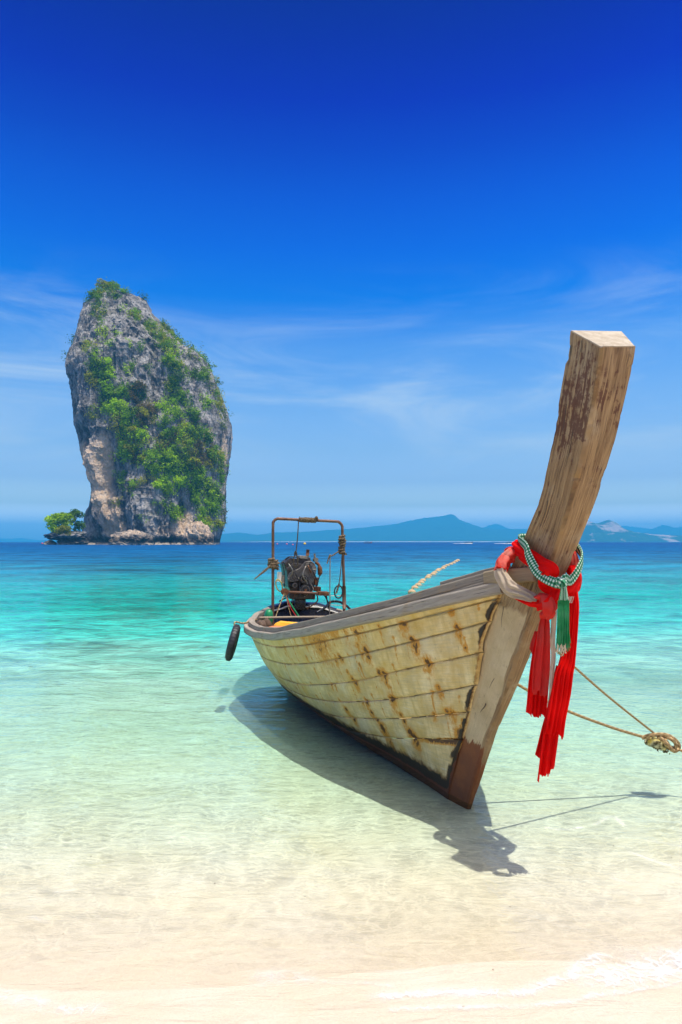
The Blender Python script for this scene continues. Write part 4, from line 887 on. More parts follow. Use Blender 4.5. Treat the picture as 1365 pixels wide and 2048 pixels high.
# rails
def railpath(side, off, wfun, dw, u1=.52, n=150):
    u = u1 - (u1 + 5.12) * (np.linspace(0, 1, n) ** .9)
    v = np.maximum(vr(u) + off, .0)
    return B(u, side * v, wfun(u) + dw)
def rrect(a, b, r=.012):
    pts = []
    for cx, cy, a0 in ((a - r, b - r, 0), (-a + r, b - r, 90), (-a + r, -b + r, 180), (a - r, -b + r, 270)):
        for d in (0, 45, 90): pts.append((cx + r * math.cos(math.radians(a0 + d)), cy + r * math.sin(math.radians(a0 + d))))
    return np.array(pts)
def jit(path, k, amp): return path + amp * st3(fbm(path * k, 3), fbm(path * k + 7, 3), fbm(path * k + 13, 3))
for side in (1, -1):
    g = Geo(); p = railpath(side, .022, wr, .020, .55); g.sweep(jit(p, 3, .006), rrect(.032, .036), up=W)
    rb = g.build('rub_rail', M_RAIL, BOAT, bevel=0)
    g = Geo(); p = railpath(side, -.035, cw, -.030, .47); g.sweep(jit(p, 3, .008), rrect(.036, .027, .008), up=W)
    g.build('cap_rail', M_CAP, BOAT)
    g = Geo(); p = railpath(side, -.022, cw, -.080, .50); g.sweep(jit(p, 2.5, .008), rrect(.030, .022, .008), up=W)
    g.build('cap_rail', M_CAP, BOAT)
# extra doubling board on the near cap
g = Geo(); us = np.linspace(.50, .02, 30); g.sweep(jit(B(us, vr(us) - .055, cw(us) + .012), 4, .006), rrect(.028, .016, .006), up=W); g.build('cap_board', M_CAP, BOAT)
# stern board
g = Geo(); vv = np.linspace(-1, 1, 9); ww = np.linspace(0, 1, 6); VVg, WWg = np.meshgrid(vv, ww, indexing='ij')
for e in (0, -.03): g.grid(B(-5.11 + e, VVg * .105, .28 + WWg * .56), flip=e < 0)
g.build('stern_board', M_PLANK, BOAT)
# breast hook block and bow inside
g = Geo(); g.sweep(jit(smoothpath(Bl([(.42, .165, 1.475), (.58, .145, 1.498), (.74, .10, 1.515), (.80, .075, 1.52)]), 24), 6, .006), rrect(.022, .040, .01), up=W)
g.build('breast_hook', rail_mat('bleached bow timber', (.46, .34, .20), (.33, .24, .14), (.12, .08, .05)), BOAT)
g = Geo(); u4 = np.linspace(.5, -.5, 12); vq = np.linspace(-1, 1, 7); Ug, Vg = np.meshgrid(u4, vq, indexing='ij'); g.grid(B(Ug, Vg * (vr(Ug) - .02), wr(Ug) - .06), np.stack([Ug, Vg], -1)); g.build('bow_deck', M_CAP, BOAT)
# floor boards, ribs, thwart
for k in range(4):
    vq = -.22 + .147 * k
    g = Geo(); g.box(B(-3.15, vq, .12), AX, (1.25, .068, .012)); g.build('floor_board', M_DARK, BOAT)
for u0 in np.arange(-4.6, -.1, .42):
    for side in (1, -1):
        t = np.linspace(.12, 1.0, 10); v, w = hull(np.full(10, u0), t, .05); g = Geo(); g.sweep(B(u0, side * v, w), rrect(.022, .022, .006)[:, ::-1], up=F); g.build('rib', M_DARK, BOAT)
g = Geo(); g.sweep(Bl([(-3.62, .80, .80), (-3.72, .2, .81), (-3.80, -.45, .82)]), circle(6, .013)); g.build('thwart_pole', rail_mat('bare bamboo pole', (.45, .35, .24), (.36, .28, .18), (.2, .15, .1)), BOAT)
# aft lining: black tarred bulkhead and deck behind the engine
g = Geo(); n = 26; a = np.linspace(-1, 1, n); vv = a * .56; top = .90 - .10 * a ** 2 + .012 * vnoise(st3(a * 5, 0, 0)); uu = -4.72 - .30 * (1 - a ** 2)
rows = [B(uu + .42, vv * .99, .30 + 0 * a), B(uu + .24, vv, .62 + 0 * a), B(uu + .20, vv, top - .11), B(uu + .16, vv, top - .05), B(uu + .10, vv, top - .012), B(uu, vv, top), B(uu - .16, vv * .9, top - .04), B(uu - .20, vv * .85, top - .25)]
g.grid(np.array(rows), flip=True); bh = g.build('tarred_bulkhead', M_TAR, BOAT, True)
g = Geo(); g.tube(B(uu + .18, vv * .97, top - .055), .010, 6); g.build('highlight_strip', M_WHITE, bh)  # silver highlight along the tarred rim, made as a white strip

# engine hoop
HU = -4.4
hp = [(.485, .55), (.50, .9), (.53, 1.5), (.548, 1.86), (.545, 1.925), (.505, 1.962), (.44, 1.968), (.1, 1.972), (-.26, 1.978), (-.315, 1.968), (-.352, 1.93), (-.362, 1.86), (-.39, 1.5), (-.42, 1.15), (-.455, .6)]
g = Geo(); g.tube(smoothpath([B(HU, v, w) for v, w in hp], 110), .0185, 10); hoop = g.build('hoop_frame', M_RUSTPIPE, BOAT, True)
g = Geo(); g.tube([B(HU, -.42, 1.15), B(HU, -.44, .86)], .026, 10); g.build('sleeve', M_RUSTPIPE, hoop, True)
def coil(c0, c1, axis_r, turns, r, name, parent, m=M_OLDROPE, rough=.004):
    c0, c1 = np.array(c0), np.array(c1); d = (c1 - c0); ln = np.linalg.norm(d); d /= ln; e = np.cross(d, [0.3, 1, .2]); e /= np.linalg.norm(e); f2 = np.cross(d, e)
    t = np.linspace(0, 1, int(turns * 14)); a = t * turns * 2 * PI
    rr = axis_r + rough * vnoise(st3(t * 30, 0, turns))
    p = c0 + d * ln * t[:, None] + rr[:, None] * (np.cos(a)[:, None] * e + np.sin(a)[:, None] * f2)
    g = Geo(); g.tube(p, r, 6); return g.build(name, m, parent, True)
coil(B(HU, .215, 1.971), B(HU, -.005, 1.975), .026, 14, .0095, 'rope_lashing', hoop)
g = Geo(); g.tube(smoothpath([B(HU + .02, .02, 1.99), B(HU + .03, 0, 2.02), B(HU + .02, -.02, 1.985)], 10), .012, 6); g.build('rope_knot', M_OLDROPE, hoop, True)
coil(B(HU, -.363, 1.80), B(HU, -.378, 1.56), .034, 7, .016, 'rope_lashing', hoop, rough=.014)
coil(B(HU, .545, 1.46), B(HU, .535, 1.34), .038, 4, .018, 'rope_lashing', hoop, rough=.016)
coil(B(HU + .02, .50, 1.44), B(HU + .02, .49, 1.33), .030, 3, .014, 'rope_lashing', hoop, rough=.016)

def rope_thing(name, paths, r, label, cat='rope', m=M_OLDROPE, extra=None):
    g = Geo()
    for p in paths: g.tube(smoothpath(p, max(12, 8 * len(p))), r, 6)
    return tag(g.build(name, m, None, True), label, cat)
rope_thing('hoist_rope', [Bl([(HU, .225, 1.965), (HU - .02, .222, 1.75), (HU - .1, .215, 1.55)]), Bl([(HU - .1, .215, 1.56), (HU - .12, .235, 1.47), (HU - .13, .215, 1.37), (HU - .13, .18, 1.38), (HU - .12, .185, 1.47), (HU - .1, .215, 1.56)]), Bl([(HU - .1, .225, 1.57), (HU - .09, .235, 1.53), (HU - .1, .2, 1.52), (HU - .1, .215, 1.57)])], .0075, 'dark looped rope hanging from the hoop down to the engine')
rope_thing('stray_rope', [Bl([(HU + .03, .55, 1.39), (HU + .05, .62, 1.31), (HU + .06, .70, 1.25), (HU + .06, .76, 1.20)]), Bl([(HU + .03, .56, 1.38), (HU + .05, .63, 1.32), (HU + .06, .71, 1.245)])], .008, 'frayed rope end sticking out left of the hoop')
rope_thing('tie_rope', [Bl([(HU, -.36, 1.62), (HU + .02, -.30, 1.58), (HU + .03, -.22, 1.53), (HU + .03, -.20, 1.54), (HU + .03, -.17, 1.43)])], .009, 'short rope tied from the right hoop leg to the steel rod')
rope_thing('hook_rope', [Bl([(HU, -.375, 1.58), (HU + .02, -.36, 1.35), (HU + .02, -.345, 1.16)])], .007, 'thin rope beside the right hoop leg ending in a black ring')
g = Geo(); a = np.linspace(0, 2 * PI, 24, endpoint=False); g.tube(B(HU + .02, -.345 + .055 * np.cos(a), 1.075 + .08 * np.sin(a)), .010, 6, closed=True)
rg = tag(g.build('ring', M_RUBBER, None, True), 'black rubber ring hanging inside the right hoop leg', 'ring')
g = Geo(); g.tube(smoothpath(Bl([(HU + .03, -.345, 1.18), (HU + .03, -.33, 1.12), (HU + .03, -.31, 1.05)]), 8), .012, 5); g.build('rope_tie', M_OLDROPE, rg, True)
g = Geo(); g.tube(smoothpath(Bl([(HU + .03, -.205, 1.55), (HU + .03, -.225, 1.1), (HU + .03, -.235, .95), (HU + .03, -.235, .72)]), 20), .0075, 6)
rod = tag(g.build('tiller_rod', M_STEEL, None, True), 'thin pale steel rod hanging from the tie rope inside the hoop', 'rod')
for wq, w2 in ((1.02, 1.03), (.905, .90)):
    g = Geo(); g.tube([B(HU + .03, -.235, wq), B(HU + .01, -.42, w2)], .004, 5); g.build('wire', M_STEEL, rod)
g = Geo(); g.tube([B(HU + .03, -.235, .95), B(HU + .03, -.235, .92)], .014, 6); g.build('clamp', M_RUST, rod)

# ------------------------------------------------------------------ engine
EU = -4.62
ENG = empty('engine', B(EU, .12, 1.0), 'black oily truck engine on the stern under the hoop', 'engine')
def ebox(g, u0, u1, v0, v1, w0, w1): return g.box(B((u0 + u1) / 2, (v0 + v1) / 2, (w0 + w1) / 2), AX, (abs(u1 - u0) / 2, abs(v1 - v0) / 2, abs(w1 - w0) / 2))
def eprism(g, pts, u0, u1):
    n = len(pts); vs = [B(u0, v, w) for v, w in pts] + [B(u1, v, w) for v, w in pts]
    return g.add(vs, [tuple(range(n))[::-1], tuple(range(n, 2 * n))] + [(i, (i + 1) % n, n + (i + 1) % n, n + i) for i in range(n)])
def disc(g, u0, u1, v, w, r, k=20): return g.tube([B(u0, v, w), B(u1, v, w)], r, k)
g = Geo(); eprism(g, [(.30, 1.34), (.265, 1.10), (.21, 1.03), (-.06, 1.03), (-.09, 1.16), (-.06, 1.33), (.0, 1.40), (.2, 1.42)], EU - .38, EU); g.build('engine_block', M_ENGINE, ENG, bevel=.012)
g = Geo(); ebox(g, EU - .36, EU - .02, -.11, .24, .945, 1.02); g.build('oil_pan', M_ENGINE, ENG, bevel=.015)
g = Geo(); ebox(g, EU - .30, EU - .08, .0, .15, .80, .945); g.build('engine_mount', M_TAR, ENG, bevel=.01)
g = Geo(); eprism(g, [(.33, 1.40), (.30, 1.30), (.16, 1.28), (.05, 1.33), (-.04, 1.44), (-.02, 1.50), (.14, 1.47), (.24, 1.48)], EU - .33, EU - .05); g.build('cylinder_head', M_ENGINE, ENG, bevel=.012)
# ribbed timing cover, raised front shell with ribs following its outline
cov = [(.295, 1.20), (.25, 1.17), (.10, 1.19), (.06, 1.14), (.0, 1.13), (-.06, 1.20), (-.085, 1.30), (-.07, 1.41), (-.01, 1.455), (.07, 1.44), (.14, 1.35), (.26, 1.29)]
g = Geo(); eprism(g, cov, EU, EU + .05); tc = g.build('timing_cover', M_RIBS, ENG, bevel=.01)
covs = np.array(cov); cc = covs.mean(0)
for f in (.93, .80, .66, .52):
    q = cc + (covs - cc) * f; q = np.vstack([q, q[:1]]); g = Geo(); g.tube(smoothpath([B(EU + .053, v, w) for v, w in q], 44), .0065, 5); g.build('cover_rib', M_RIBS, tc, True)
g = Geo(); disc(g, EU + .045, EU + .062, -.02, 1.345, .062); g.build('cam_cover', M_RIBS, tc, bevel=.004)
for k in range(8):
    a = k * PI / 4; g = Geo(); g.tube([B(EU + .066, -.02, 1.345), B(EU + .066, -.02 + .055 * math.cos(a), 1.345 + .055 * math.sin(a))], .006, 5); g.build('cam_spoke', M_RIBS, tc)
for nm, v, w, r in (('crank_pulley', .055, 1.075, .072), ('pump_pulley', .085, 1.215, .05), ('idler_pulley', .20, 1.13, .035)):
    g = Geo(); disc(g, EU + .02, EU + .085, v, w, r); pl = g.build(nm, M_TAR, ENG, bevel=.006)
    g = Geo(); a = np.linspace(0, 2 * PI, 24, endpoint=False); g.tube(B(EU + .088, v + r * .72 * np.cos(a), w + r * .72 * np.sin(a)), .008, 5, closed=True); g.build('pulley_rim', M_RIBS, pl, True)
    g = Geo(); disc(g, EU + .085, EU + .10, v, w, r * .25, 10); g.build('hub', M_RUST if nm == 'crank_pulley' else M_ENGINE, pl)
bl = [(.055 + .074, 1.06), (.135, 1.215), (.11, 1.255), (.06, 1.258), (.032, 1.22), (-.018, 1.08), (.0, 1.03), (.055, 1.0), (.11, 1.02)]
g = Geo(); g.sweep(smoothpath([B(EU + .06, v, w) for v, w in bl + bl[:1]], 50), np.array([(-.006, -.014), (.006, -.014), (.006, .014), (-.006, .014)]), up=F); g.build('fan_belt', M_RUBBER, ENG)
g = Geo(); g.tube([B(EU - .15, .0, 1.42), B(EU - .15, -.005, 1.52)], .020, 10); ex = g.build('exhaust_pipe', M_STEEL, ENG, True)
g = Geo(); g.tube([B(EU - .15, -.005, 1.52), B(EU - .15, -.008, 1.60)], .023, 10); g.build('rusty_tip', M_RUST, ex, True)
g = Geo(); g.tube([B(EU - .05, .215, 1.0 + .04), B(EU + .12, .33, 1.045)], .02, 8); g.tube([B(EU + .12, .36, 1.045), B(EU + .12, -.21, 1.035)], .018, 10); cb = g.build('cross_bar', M_RUSTPIPE, ENG, True)
g = Geo(); disc(g, EU + .09, EU + .15, .335, 1.045, .042, 12); g.build('bar_end', M_RUST, cb, bevel=.004)
g = Geo(); ebox(g, EU + .04, EU + .18, -.24, -.10, 1.015, 1.065); g.build('bar_bracket', M_RUST, cb, bevel=.006)
g = Geo(); ebox(g, EU - .1, EU + .06, -.16, -.07, 1.06, 1.12); ebox(g, EU - .12, EU + .02, -.13, -.08, 1.13, 1.24); g.build('manifold', M_RUST, ENG, bevel=.01)
g = Geo(); g.tube(smoothpath([B(EU - .02, -.085, 1.44), B(EU, -.13, 1.40), B(EU, -.15, 1.31), B(EU, -.14, 1.27)], 14), [.02] * 6 + [.032] * 5 + [.024] * 3, 8); g.build('rusty_elbow', M_RUST, ENG, True)
g = Geo(); disc(g, EU - .08, EU, -.09, 1.47, .026, 10); g.tube([B(EU - .05, -.085, 1.47), B(EU - .05, -.075, 1.55)], .014, 8); g.build('thermostat_housing', M_STEEL, ENG, bevel=.004)
g = Geo(); ebox(g, EU - .16, EU - .03, .02, .13, 1.475, 1.515); g.build('filler_cap', M_STEEL, ENG, bevel=.006)
hoses = [[(EU - .05, .30, 1.38), (EU - .02, .36, 1.42), (EU, .33, 1.30), (EU, .32, 1.10)], [(EU - .1, .30, 1.45), (EU - .06, .26, 1.49), (EU - .04, .16, 1.49), (EU - .04, .10, 1.47)], [(EU + .02, -.14, 1.27), (EU + .03, -.12, 1.18), (EU + .02, -.1, 1.1)], [(EU + .1, -.19, 1.03), (EU + .12, -.25, .92), (EU + .12, -.27, .83)], [(EU + .1, -.22, 1.03), (EU + .12, -.24, .92), (EU + .12, -.265, .83)]]
for h in hoses:
    g = Geo(); g.tube(smoothpath(Bl(h), 24), .009, 6); g.build('hose', M_RUBBER, ENG, True)
_e = np.random.default_rng(5)
for k in range(12):
    v0 = _e.uniform(-.12, .34); w0 = _e.uniform(1.02, 1.48); v1 = v0 + _e.uniform(-.12, .12); w1 = w0 - _e.uniform(.05, .30)
    g = Geo(); g.tube(smoothpath(Bl([(EU + .06, v0, w0), (EU + .10 + .05 * _e.random(), v0 + _e.uniform(-.05, .06), (w0 + w1) / 2), (EU + .07, v1, w1)]), 14), _e.uniform(.004, .009), 6); g.build('hose', [M_RUBBER, M_RUST, M_STEEL, M_RUBBER][k % 4], ENG, True)
for (v, w, h_, r_, m_) in ((.395, 1.17, .12, .030, M_WHITE), (.345, 1.15, .10, .020, M_STEEL)):
    g = Geo(); g.tube([B(EU + .02, v, w), B(EU + .02, v, w + h_)], r_, 12); g.build('filter_can', m_, ENG, bevel=.004)
g = Geo(); a = np.linspace(0, 2 * PI, 20, endpoint=False); g.tube(B(EU + .06, .40 + .04 * np.cos(a) + .02 * np.sin(a), 1.12 + .075 * np.sin(a)), .008, 6, closed=True); tag(g.build('wire_loop', simple('yellow wire', (.6, .45, .08), (.45, .33, .05)), None, True), 'yellow loop of wire hanging left of the engine', 'wire')
# loose lines falling from the cross bar
for pts, r, m_, lab in ((Bl([(EU + .15, .34, 1.03), (EU + .2, .40, .90), (EU + .25, .46, .74)]), .008, M_ROPE, 'tan rope slanting from the cross bar towards the left hoop leg'), (Bl([(EU + .15, .33, 1.03), (EU + .2, .30, .88), (EU + .25, .26, .74)]), .006, M_ROPE, 'thin tan line hanging below the cross bar end'),
                        (Bl([(EU + .15, .30, .96), (EU + .2, .24, .86), (EU + .25, .16, .74)]), .011, M_GREENP, 'green hose trailing below the engine'), (Bl([(EU + .15, .31, .98), (EU + .2, .27, .86), (EU + .25, .20, .75)]), .005, M_REDP, 'thin red wire trailing below the engine')):
    g = Geo(); g.tube(smoothpath(pts, 16), r, 6); tag(g.build('hanging_line' if r < .01 else 'green_hose', m_, None, True), lab, 'rope' if m_ is M_ROPE else 'hose')
g = Geo(); g.tube(smoothpath(Bl([(-4.35, -.05, .80), (-4.42, -.18, .86), (-4.55, -.30, .93), (-4.5, -.42, .93), (-4.35, -.50, .86), (-4.25, -.52, .76)]), 40), .016, 8); tag(g.build('black_hose', M_TAR, None, True), 'black hose curving over the tarred stern', 'hose')
# things lying in the boat
def blob(name, c, r, m, label, cat, seed, k=.25, n=26, rot=0):
    th = np.linspace(0, PI, n // 2); ph = np.linspace(0, 2 * PI, n, endpoint=False); A, Bq = np.meshgrid(th, ph, indexing='ij')
    d = st3(np.sin(A) * np.cos(Bq), np.sin(A) * np.sin(Bq), np.cos(A)); d2 = np.sign(d) * np.abs(d) ** .75
    s = 1 + k * fbm(d * 2.2 + seed, 3); q = d2 * s[..., None] * np.array(r); cr, sr = math.cos(rot), math.sin(rot)
    q = st3(q[..., 0] * cr - q[..., 1] * sr, q[..., 0] * sr + q[..., 1] * cr, q[..., 2])
    P = np.array(c) + q[..., 0:1] * F + q[..., 1:2] * L + q[..., 2:3] * W
    g = Geo(); g.grid(P, cv=True, flip=True); return tag(g.build(name, m, None, True), label, cat)
blob('life_vest', B(-3.35, .50, .735), (.10, .17, .055), M_YEL, 'orange-yellow life vest lying by the near rail at the stern', 'life vest', 2, rot=.5)
blob('cloth_bundle', B(-3.28, .67, .70), (.10, .10, .05), M_SALMON, 'faded salmon cloth bundle beside the yellow life vest', 'cloth', 4)
blob('wood_block', B(-3.45, .80, .70), (.10, .055, .085), M_DRIFT, 'brown wooden block wedged at the left stern rail', 'wood', 5, .35)
blob('wood_block', B(-3.55, .72, .70), (.07, .05, .09), M_DRIFT, 'smaller dark wooden block beside the first at the stern rail', 'wood', 6, .35)
blob('jerrycan', B(-3.8, .66, .78), (.07, .05, .10), M_GREENP, 'green plastic can standing by the left hoop leg', 'can', 7, .1)
blob('tarp', B(-3.3, .18, .72), (.28, .30, .06), M_BLUEC, 'dark blue tarp bundled across the stern', 'tarp', 8, .4)
blob('red_bag', B(-3.3, .27, .79), (.035, .05, .018), M_REDP, 'small red pouch lying on the blue tarp', 'pouch', 9, .2)
blob('teal_cloth', B(-3.4, .40, .745), (.10, .14, .04), simple('teal cloth', (.01, .16, .16), (.01, .10, .11)), 'teal cloth between the life vest and the blue tarp', 'cloth', 10, .3)

# ------------------------------------------------------------------ tyre fender
def tyre():
    top = Py(476, 1250, 7.75); bot = Py(456, 1321, 7.62); c = (top + bot) / 2; R = np.linalg.norm(top - bot) / 2
    e1 = (top - bot) / (2 * R); e2 = np.cross(e1, np.array([.93, .30, .05])); e2 = np.array([-.06, .99, .0]); e2 -= e1 * (e1 @ e2); e2 /= np.linalg.norm(e2); ax = np.cross(e1, e2)
    root = empty('tyre_fender', c, 'black rubber tyre hanging off the stern quarter as a fender', 'tyre')
    a = np.linspace(0, 2 * PI, 64, endpoint=False); sec = [(-.035, .052), (-.045, .02), (-.040, -.025), (-.02, -.05), (.02, -.05), (.040, -.025), (.045, .02), (.035, .052), (.02, .035), (-.02, .035)]
    P = np.array([[c + (R - .05 - y) * (math.cos(t) * e1 + math.sin(t) * e2) + x * ax for x, y in sec] for t in a])
    g = Geo(); g.grid(P, cu=True, cv=True); ty = g.build('tyre', M_RUBBER, root, True)
    for k in range(0, 64, 2):
        t = a[k]; d = math.cos(t) * e1 + math.sin(t) * e2; f2 = -math.sin(t) * e1 + math.cos(t) * e2
        g = Geo(); g.box(c + R * d, [ax, f2, d], (.022, .009, .004)); g.build('tread_block', M_RUBBER, ty)
    g = Geo(); rp = B(-3.75, .90, .70); g.tube(smoothpath([c + (R - .09) * e1, c + (R + .02) * e1 + .04 * ax, rp + [-.05, 0, .02], rp + [.10, .02, .06]], 20), .010, 6); g.build('rope', M_ROPE, root, True)
tyre()

# ------------------------------------------------------------------ cloths on the prow
def pwrap(ang_pts):  return smoothpath(np.array(ang_pts), 90)
def band(name, path, width, thick, m, label, cat, folds=5, parent=None, up=None, seed=0, taper=None, k=40, twist=0.0, amp=.28):
    """cloth rope: flat oval section with lengthwise folds"""
    n = len(path); a = np.arange(k) / k * 2 * PI; s = np.linspace(0, 1, n)
    w = np.broadcast_to(width, (n,)) if taper is None else taper
    ph = 1.8 * fbm(st3(s * 4, 0, seed), 3)
    rad = 1 + amp * np.cos(folds * a[None] + 3 * ph[:, None] + twist * s[:, None]) + .15 * vnoise(st3(np.cos(a)[None] * 1.3 + seed, np.sin(a)[None] * 1.3, s[:, None] * 9))
    th = np.broadcast_to(thick, (n,))
    sec = np.stack([w[:, None] * np.cos(a) * (1 + .35 * (rad - 1)), th[:, None] * np.sin(a) * rad], -1)
    g = Geo(); g.sweep(path, sec, up=up)
    if parent: return g.build(name, m, parent, True)
    return tag(g.build(name, m, None, True), label, cat)
def onface(px, py, v):      # point of the plane v = const of the boat under a photo measurement, used to read off (u,w)
    d = np.array([(px - 682.5) / 1365, 1, (HZ - py) / 1365]); t = ((O + v * L - EYE) @ L) / (d @ L); return EYE + t * d
def atdepth(px, py, Y): return Py(px, py, Y)
LV = L * 1.0
def upvec(n, a, b):  # outward direction blending along a path
    s = np.linspace(0, 1, n)[:, None]; return (1 - s) * a + s * b
def outward(path):
    # direction from the prow's axis at that height
    w = (path - O) @ W; uc = (np.interp(w, wf, uf) + np.interp(w, wa, ua)) / 2; ctr = O + uc[:, None] * F + w[:, None] * W
    d = path - ctr; d -= (d @ W)[:, None] * W; return d / np.linalg.norm(d, axis=1, keepdims=True)
def bandp(name, pts, wd, th, m, parent=None, label=None, cat=None, **kw):
    p = smoothpath(np.array(pts), 80); o_ = outward(p)
    n = len(p); tan = np.gradient(p, axis=0); tan /= np.linalg.norm(tan, axis=1, keepdims=True)
    up = o_ - tan * (o_ * tan).sum(1, keepdims=True); up /= np.linalg.norm(up, axis=1, keepdims=True)
    return band(name, p, wd, th, m, label, cat, parent=parent, up=up, **kw)
# upper red wrap
SASH = empty('red_scarf', B(.80, .10, 1.50), 'bright red sash tied round the prow, its long tail hanging lowest', 'scarf')
back = lambda px, py: onface(px, py, .125)
p_up = [B(.62, -.10, 1.64), B(.585, -.02, 1.665), B(.60, .085, 1.665), back(1047, 1108), back(1062, 1117), back(1082, 1131), back(1102, 1143), B(.915, .085, 1.475), B(.945, .02, 1.455), B(.93, -.06, 1.475), B(.88, -.12, 1.53), B(.78, -.145, 1.60), B(.68, -.13, 1.64)]
bandp('wrap', p_up, .042, .020, M_RED, SASH, folds=6, seed=1)
# lump of cloth at the far side of the prow
def sheet_cloth(name, rows, m, parent=None, label=None, cat=None, folds=5, depth=.012, seed=0, nx=44, ny=60, ragged=.02, back_=False, th=.003, cut=None):
    """hanging cloth: rows = list of (left point, right point) from top to bottom; folds run downwards"""
    Ls = smoothpath([r[0] for r in rows], ny); Rs = smoothpath([r[1] for r in rows], ny)
    s = np.linspace(0, 1, nx); t = np.linspace(0, 1, ny)
    Pm = Ls[:, None] * (1 - s[None, :, None]) + Rs[:, None] * s[None, :, None]
    hd = Rs - Ls; hd[:, 2] = 0; hd /= np.linalg.norm(hd, axis=1, keepdims=True) + 1e-9; nrm = np.cross(hd, [0, 0, 1.0]); nrm = np.where((nrm[:, 1:2] > 0), -nrm, nrm)
    ph = fbm(st3(t[:, None] * 1.5, s[None] * 1.2, seed), 2)
    wv = np.sin(2 * PI * (folds * (s[None] + .10 * ph)) + seed); wv = np.sign(wv) * np.abs(wv) ** .7
    wv = wv + .5 * np.sin(2 * PI * folds * 1.9 * s[None] + 3 * ph + seed)
    am = depth * (.35 + .65 * sstep(0, .25, t))[:, None] * (1 + .5 * fbm(st3(s[None] * 3, t[:, None] * 2, seed + 5), 2))
    Pm = Pm + (am * wv)[..., None] * nrm[:, None]
    rag = ragged * (vnoise(st3(s * 14, 0, seed + 1)) + .8 * np.sign(vnoise(st3(s * 5, 3, seed)))) ; Pm[..., 2] += (rag[None] * (t[:, None] ** 6))
    uv = np.stack(np.broadcast_arrays(t[:, None], s[None]), -1)
    g = Geo(); g.grid(Pm, uv)
    o = g.build(name, m, parent, True) if parent else tag(g.build(name, m, None, True), label, cat)
    md = o.modifiers.new('thickness', 'SOLIDIFY'); md.thickness = th; md.offset = 0
    return o
R = lambda x0, y0, x1, y1, Y, dy=0.0: (atdepth(x0, y0, Y), atdepth(x1, y1, Y + dy))
bandp('wrap', [onface(1136, 1104, -.10), onface(1146, 1118, -.12), onface(1150, 1138, -.13), onface(1152, 1158, -.13), onface(1147, 1176, -.12), onface(1138, 1181, -.09)], .034, .026, M_REDPALE, SASH, folds=7, seed=3, k=48)
bandp('wrap', [onface(1141, 1132, -.10), onface(1146, 1152, -.11), onface(1148, 1170, -.11), onface(1142, 1186, -.10)], .034, .022, M_RED, SASH, folds=5, seed=9, k=48)
# its long tail
sheet_cloth('tail', [R(1131, 1186, 1156, 1184, 3.50), R(1138, 1220, 1157, 1220, 3.49), R(1126, 1304, 1150, 1318, 3.48), R(1110, 1345, 1146, 1350, 3.47), R(1101, 1396, 1141, 1390, 3.47), R(1094, 1434, 1131, 1440, 3.46), R(1088, 1462, 1127, 1474, 3.46)], M_RED, SASH, folds=4, depth=.014, seed=2, ragged=.010)
sheet_cloth('tail', [R(1122, 1310, 1142, 1315, 3.505), R(1106, 1370, 1134, 1380, 3.50), R(1090, 1440, 1122, 1450, 3.495), R(1083, 1490, 1116, 1492, 3.49), R(1078, 1525, 1112, 1520, 3.49), R(1074, 1556, 1110, 1541, 3.49)], M_RED, SASH, folds=3, depth=.012, seed=6, ragged=.012)
sheet_cloth('tail', [R(1112, 1330, 1124, 1335, 3.525), R(1095, 1410, 1112, 1420, 3.525), R(1083, 1455, 1100, 1462, 3.525), R(1070, 1506, 1086, 1514, 3.525)], M_RED, SASH, folds=2, depth=.010, seed=8, ragged=.008)

# lower wrap: red cloth turning grey-beige round the rail end
LOOP = empty('faded_sash', B(.75, .14, 1.40), 'red and grey-beige twisted sash looped over the rail end with a big knot', 'sash')
fr = lambda px, py, v: onface(px, py, v)
bandp('red_turn', [B(.50, -.04, 1.62), B(.49, .06, 1.625), fr(1024, 1110, .12), fr(1011, 1119, .165), fr(1004, 1132, .20), fr(1001, 1142, .215)], .044, .030, M_REDPALE, LOOP, folds=5, seed=4, k=44)
band('grey_turn', smoothpath([fr(1001, 1140, .215), fr(1003, 1152, .215), fr(1012, 1167, .205), fr(1027, 1180, .185), fr(1046, 1189, .16), fr(1066, 1195, .135), fr(1078, 1198, .12)], 70), .036, .026, M_GREY, None, None, folds=7, parent=LOOP, up=L, seed=5, k=48, taper=np.concatenate([np.linspace(.034, .044, 30), np.linspace(.044, .018, 40)]), twist=5)
band('red_turn', smoothpath([fr(1030, 1194, .165), fr(1048, 1202, .15), fr(1066, 1206, .135), fr(1082, 1206, .115), fr(1094, 1204, .10)], 50), .022, .016, M_RED, None, None, folds=4, parent=LOOP, up=L, seed=6, taper=np.concatenate([np.linspace(.006, .020, 20), np.linspace(.020, .026, 30)]))
kn = fr(1097, 1208, .115)
band('knot', smoothpath([fr(1083, 1194, .115), fr(1092, 1200, .135), fr(1100, 1212, .14), fr(1098, 1226, .12), fr(1090, 1232, .10)], 40), .036, .030, M_REDFADE, None, None, folds=4, parent=LOOP, up=L, seed=7, k=44, taper=np.concatenate([np.linspace(.022, .040, 20), np.linspace(.040, .020, 20)]))
band('knot', smoothpath([fr(1079, 1212, .10), fr(1094, 1206, .145), fr(1107, 1196, .12), fr(1113, 1182, .09), fr(1116, 1170, .06)], 40), .026, .024, M_RED, None, None, folds=5, parent=LOOP, up=L, seed=8, k=44)
band('knot', smoothpath([fr(1120, 1208, .07), fr(1108, 1206, .11), fr(1098, 1204, .12)], 20), .024, .02, M_RED, None, None, folds=4, parent=LOOP, up=L, seed=18)
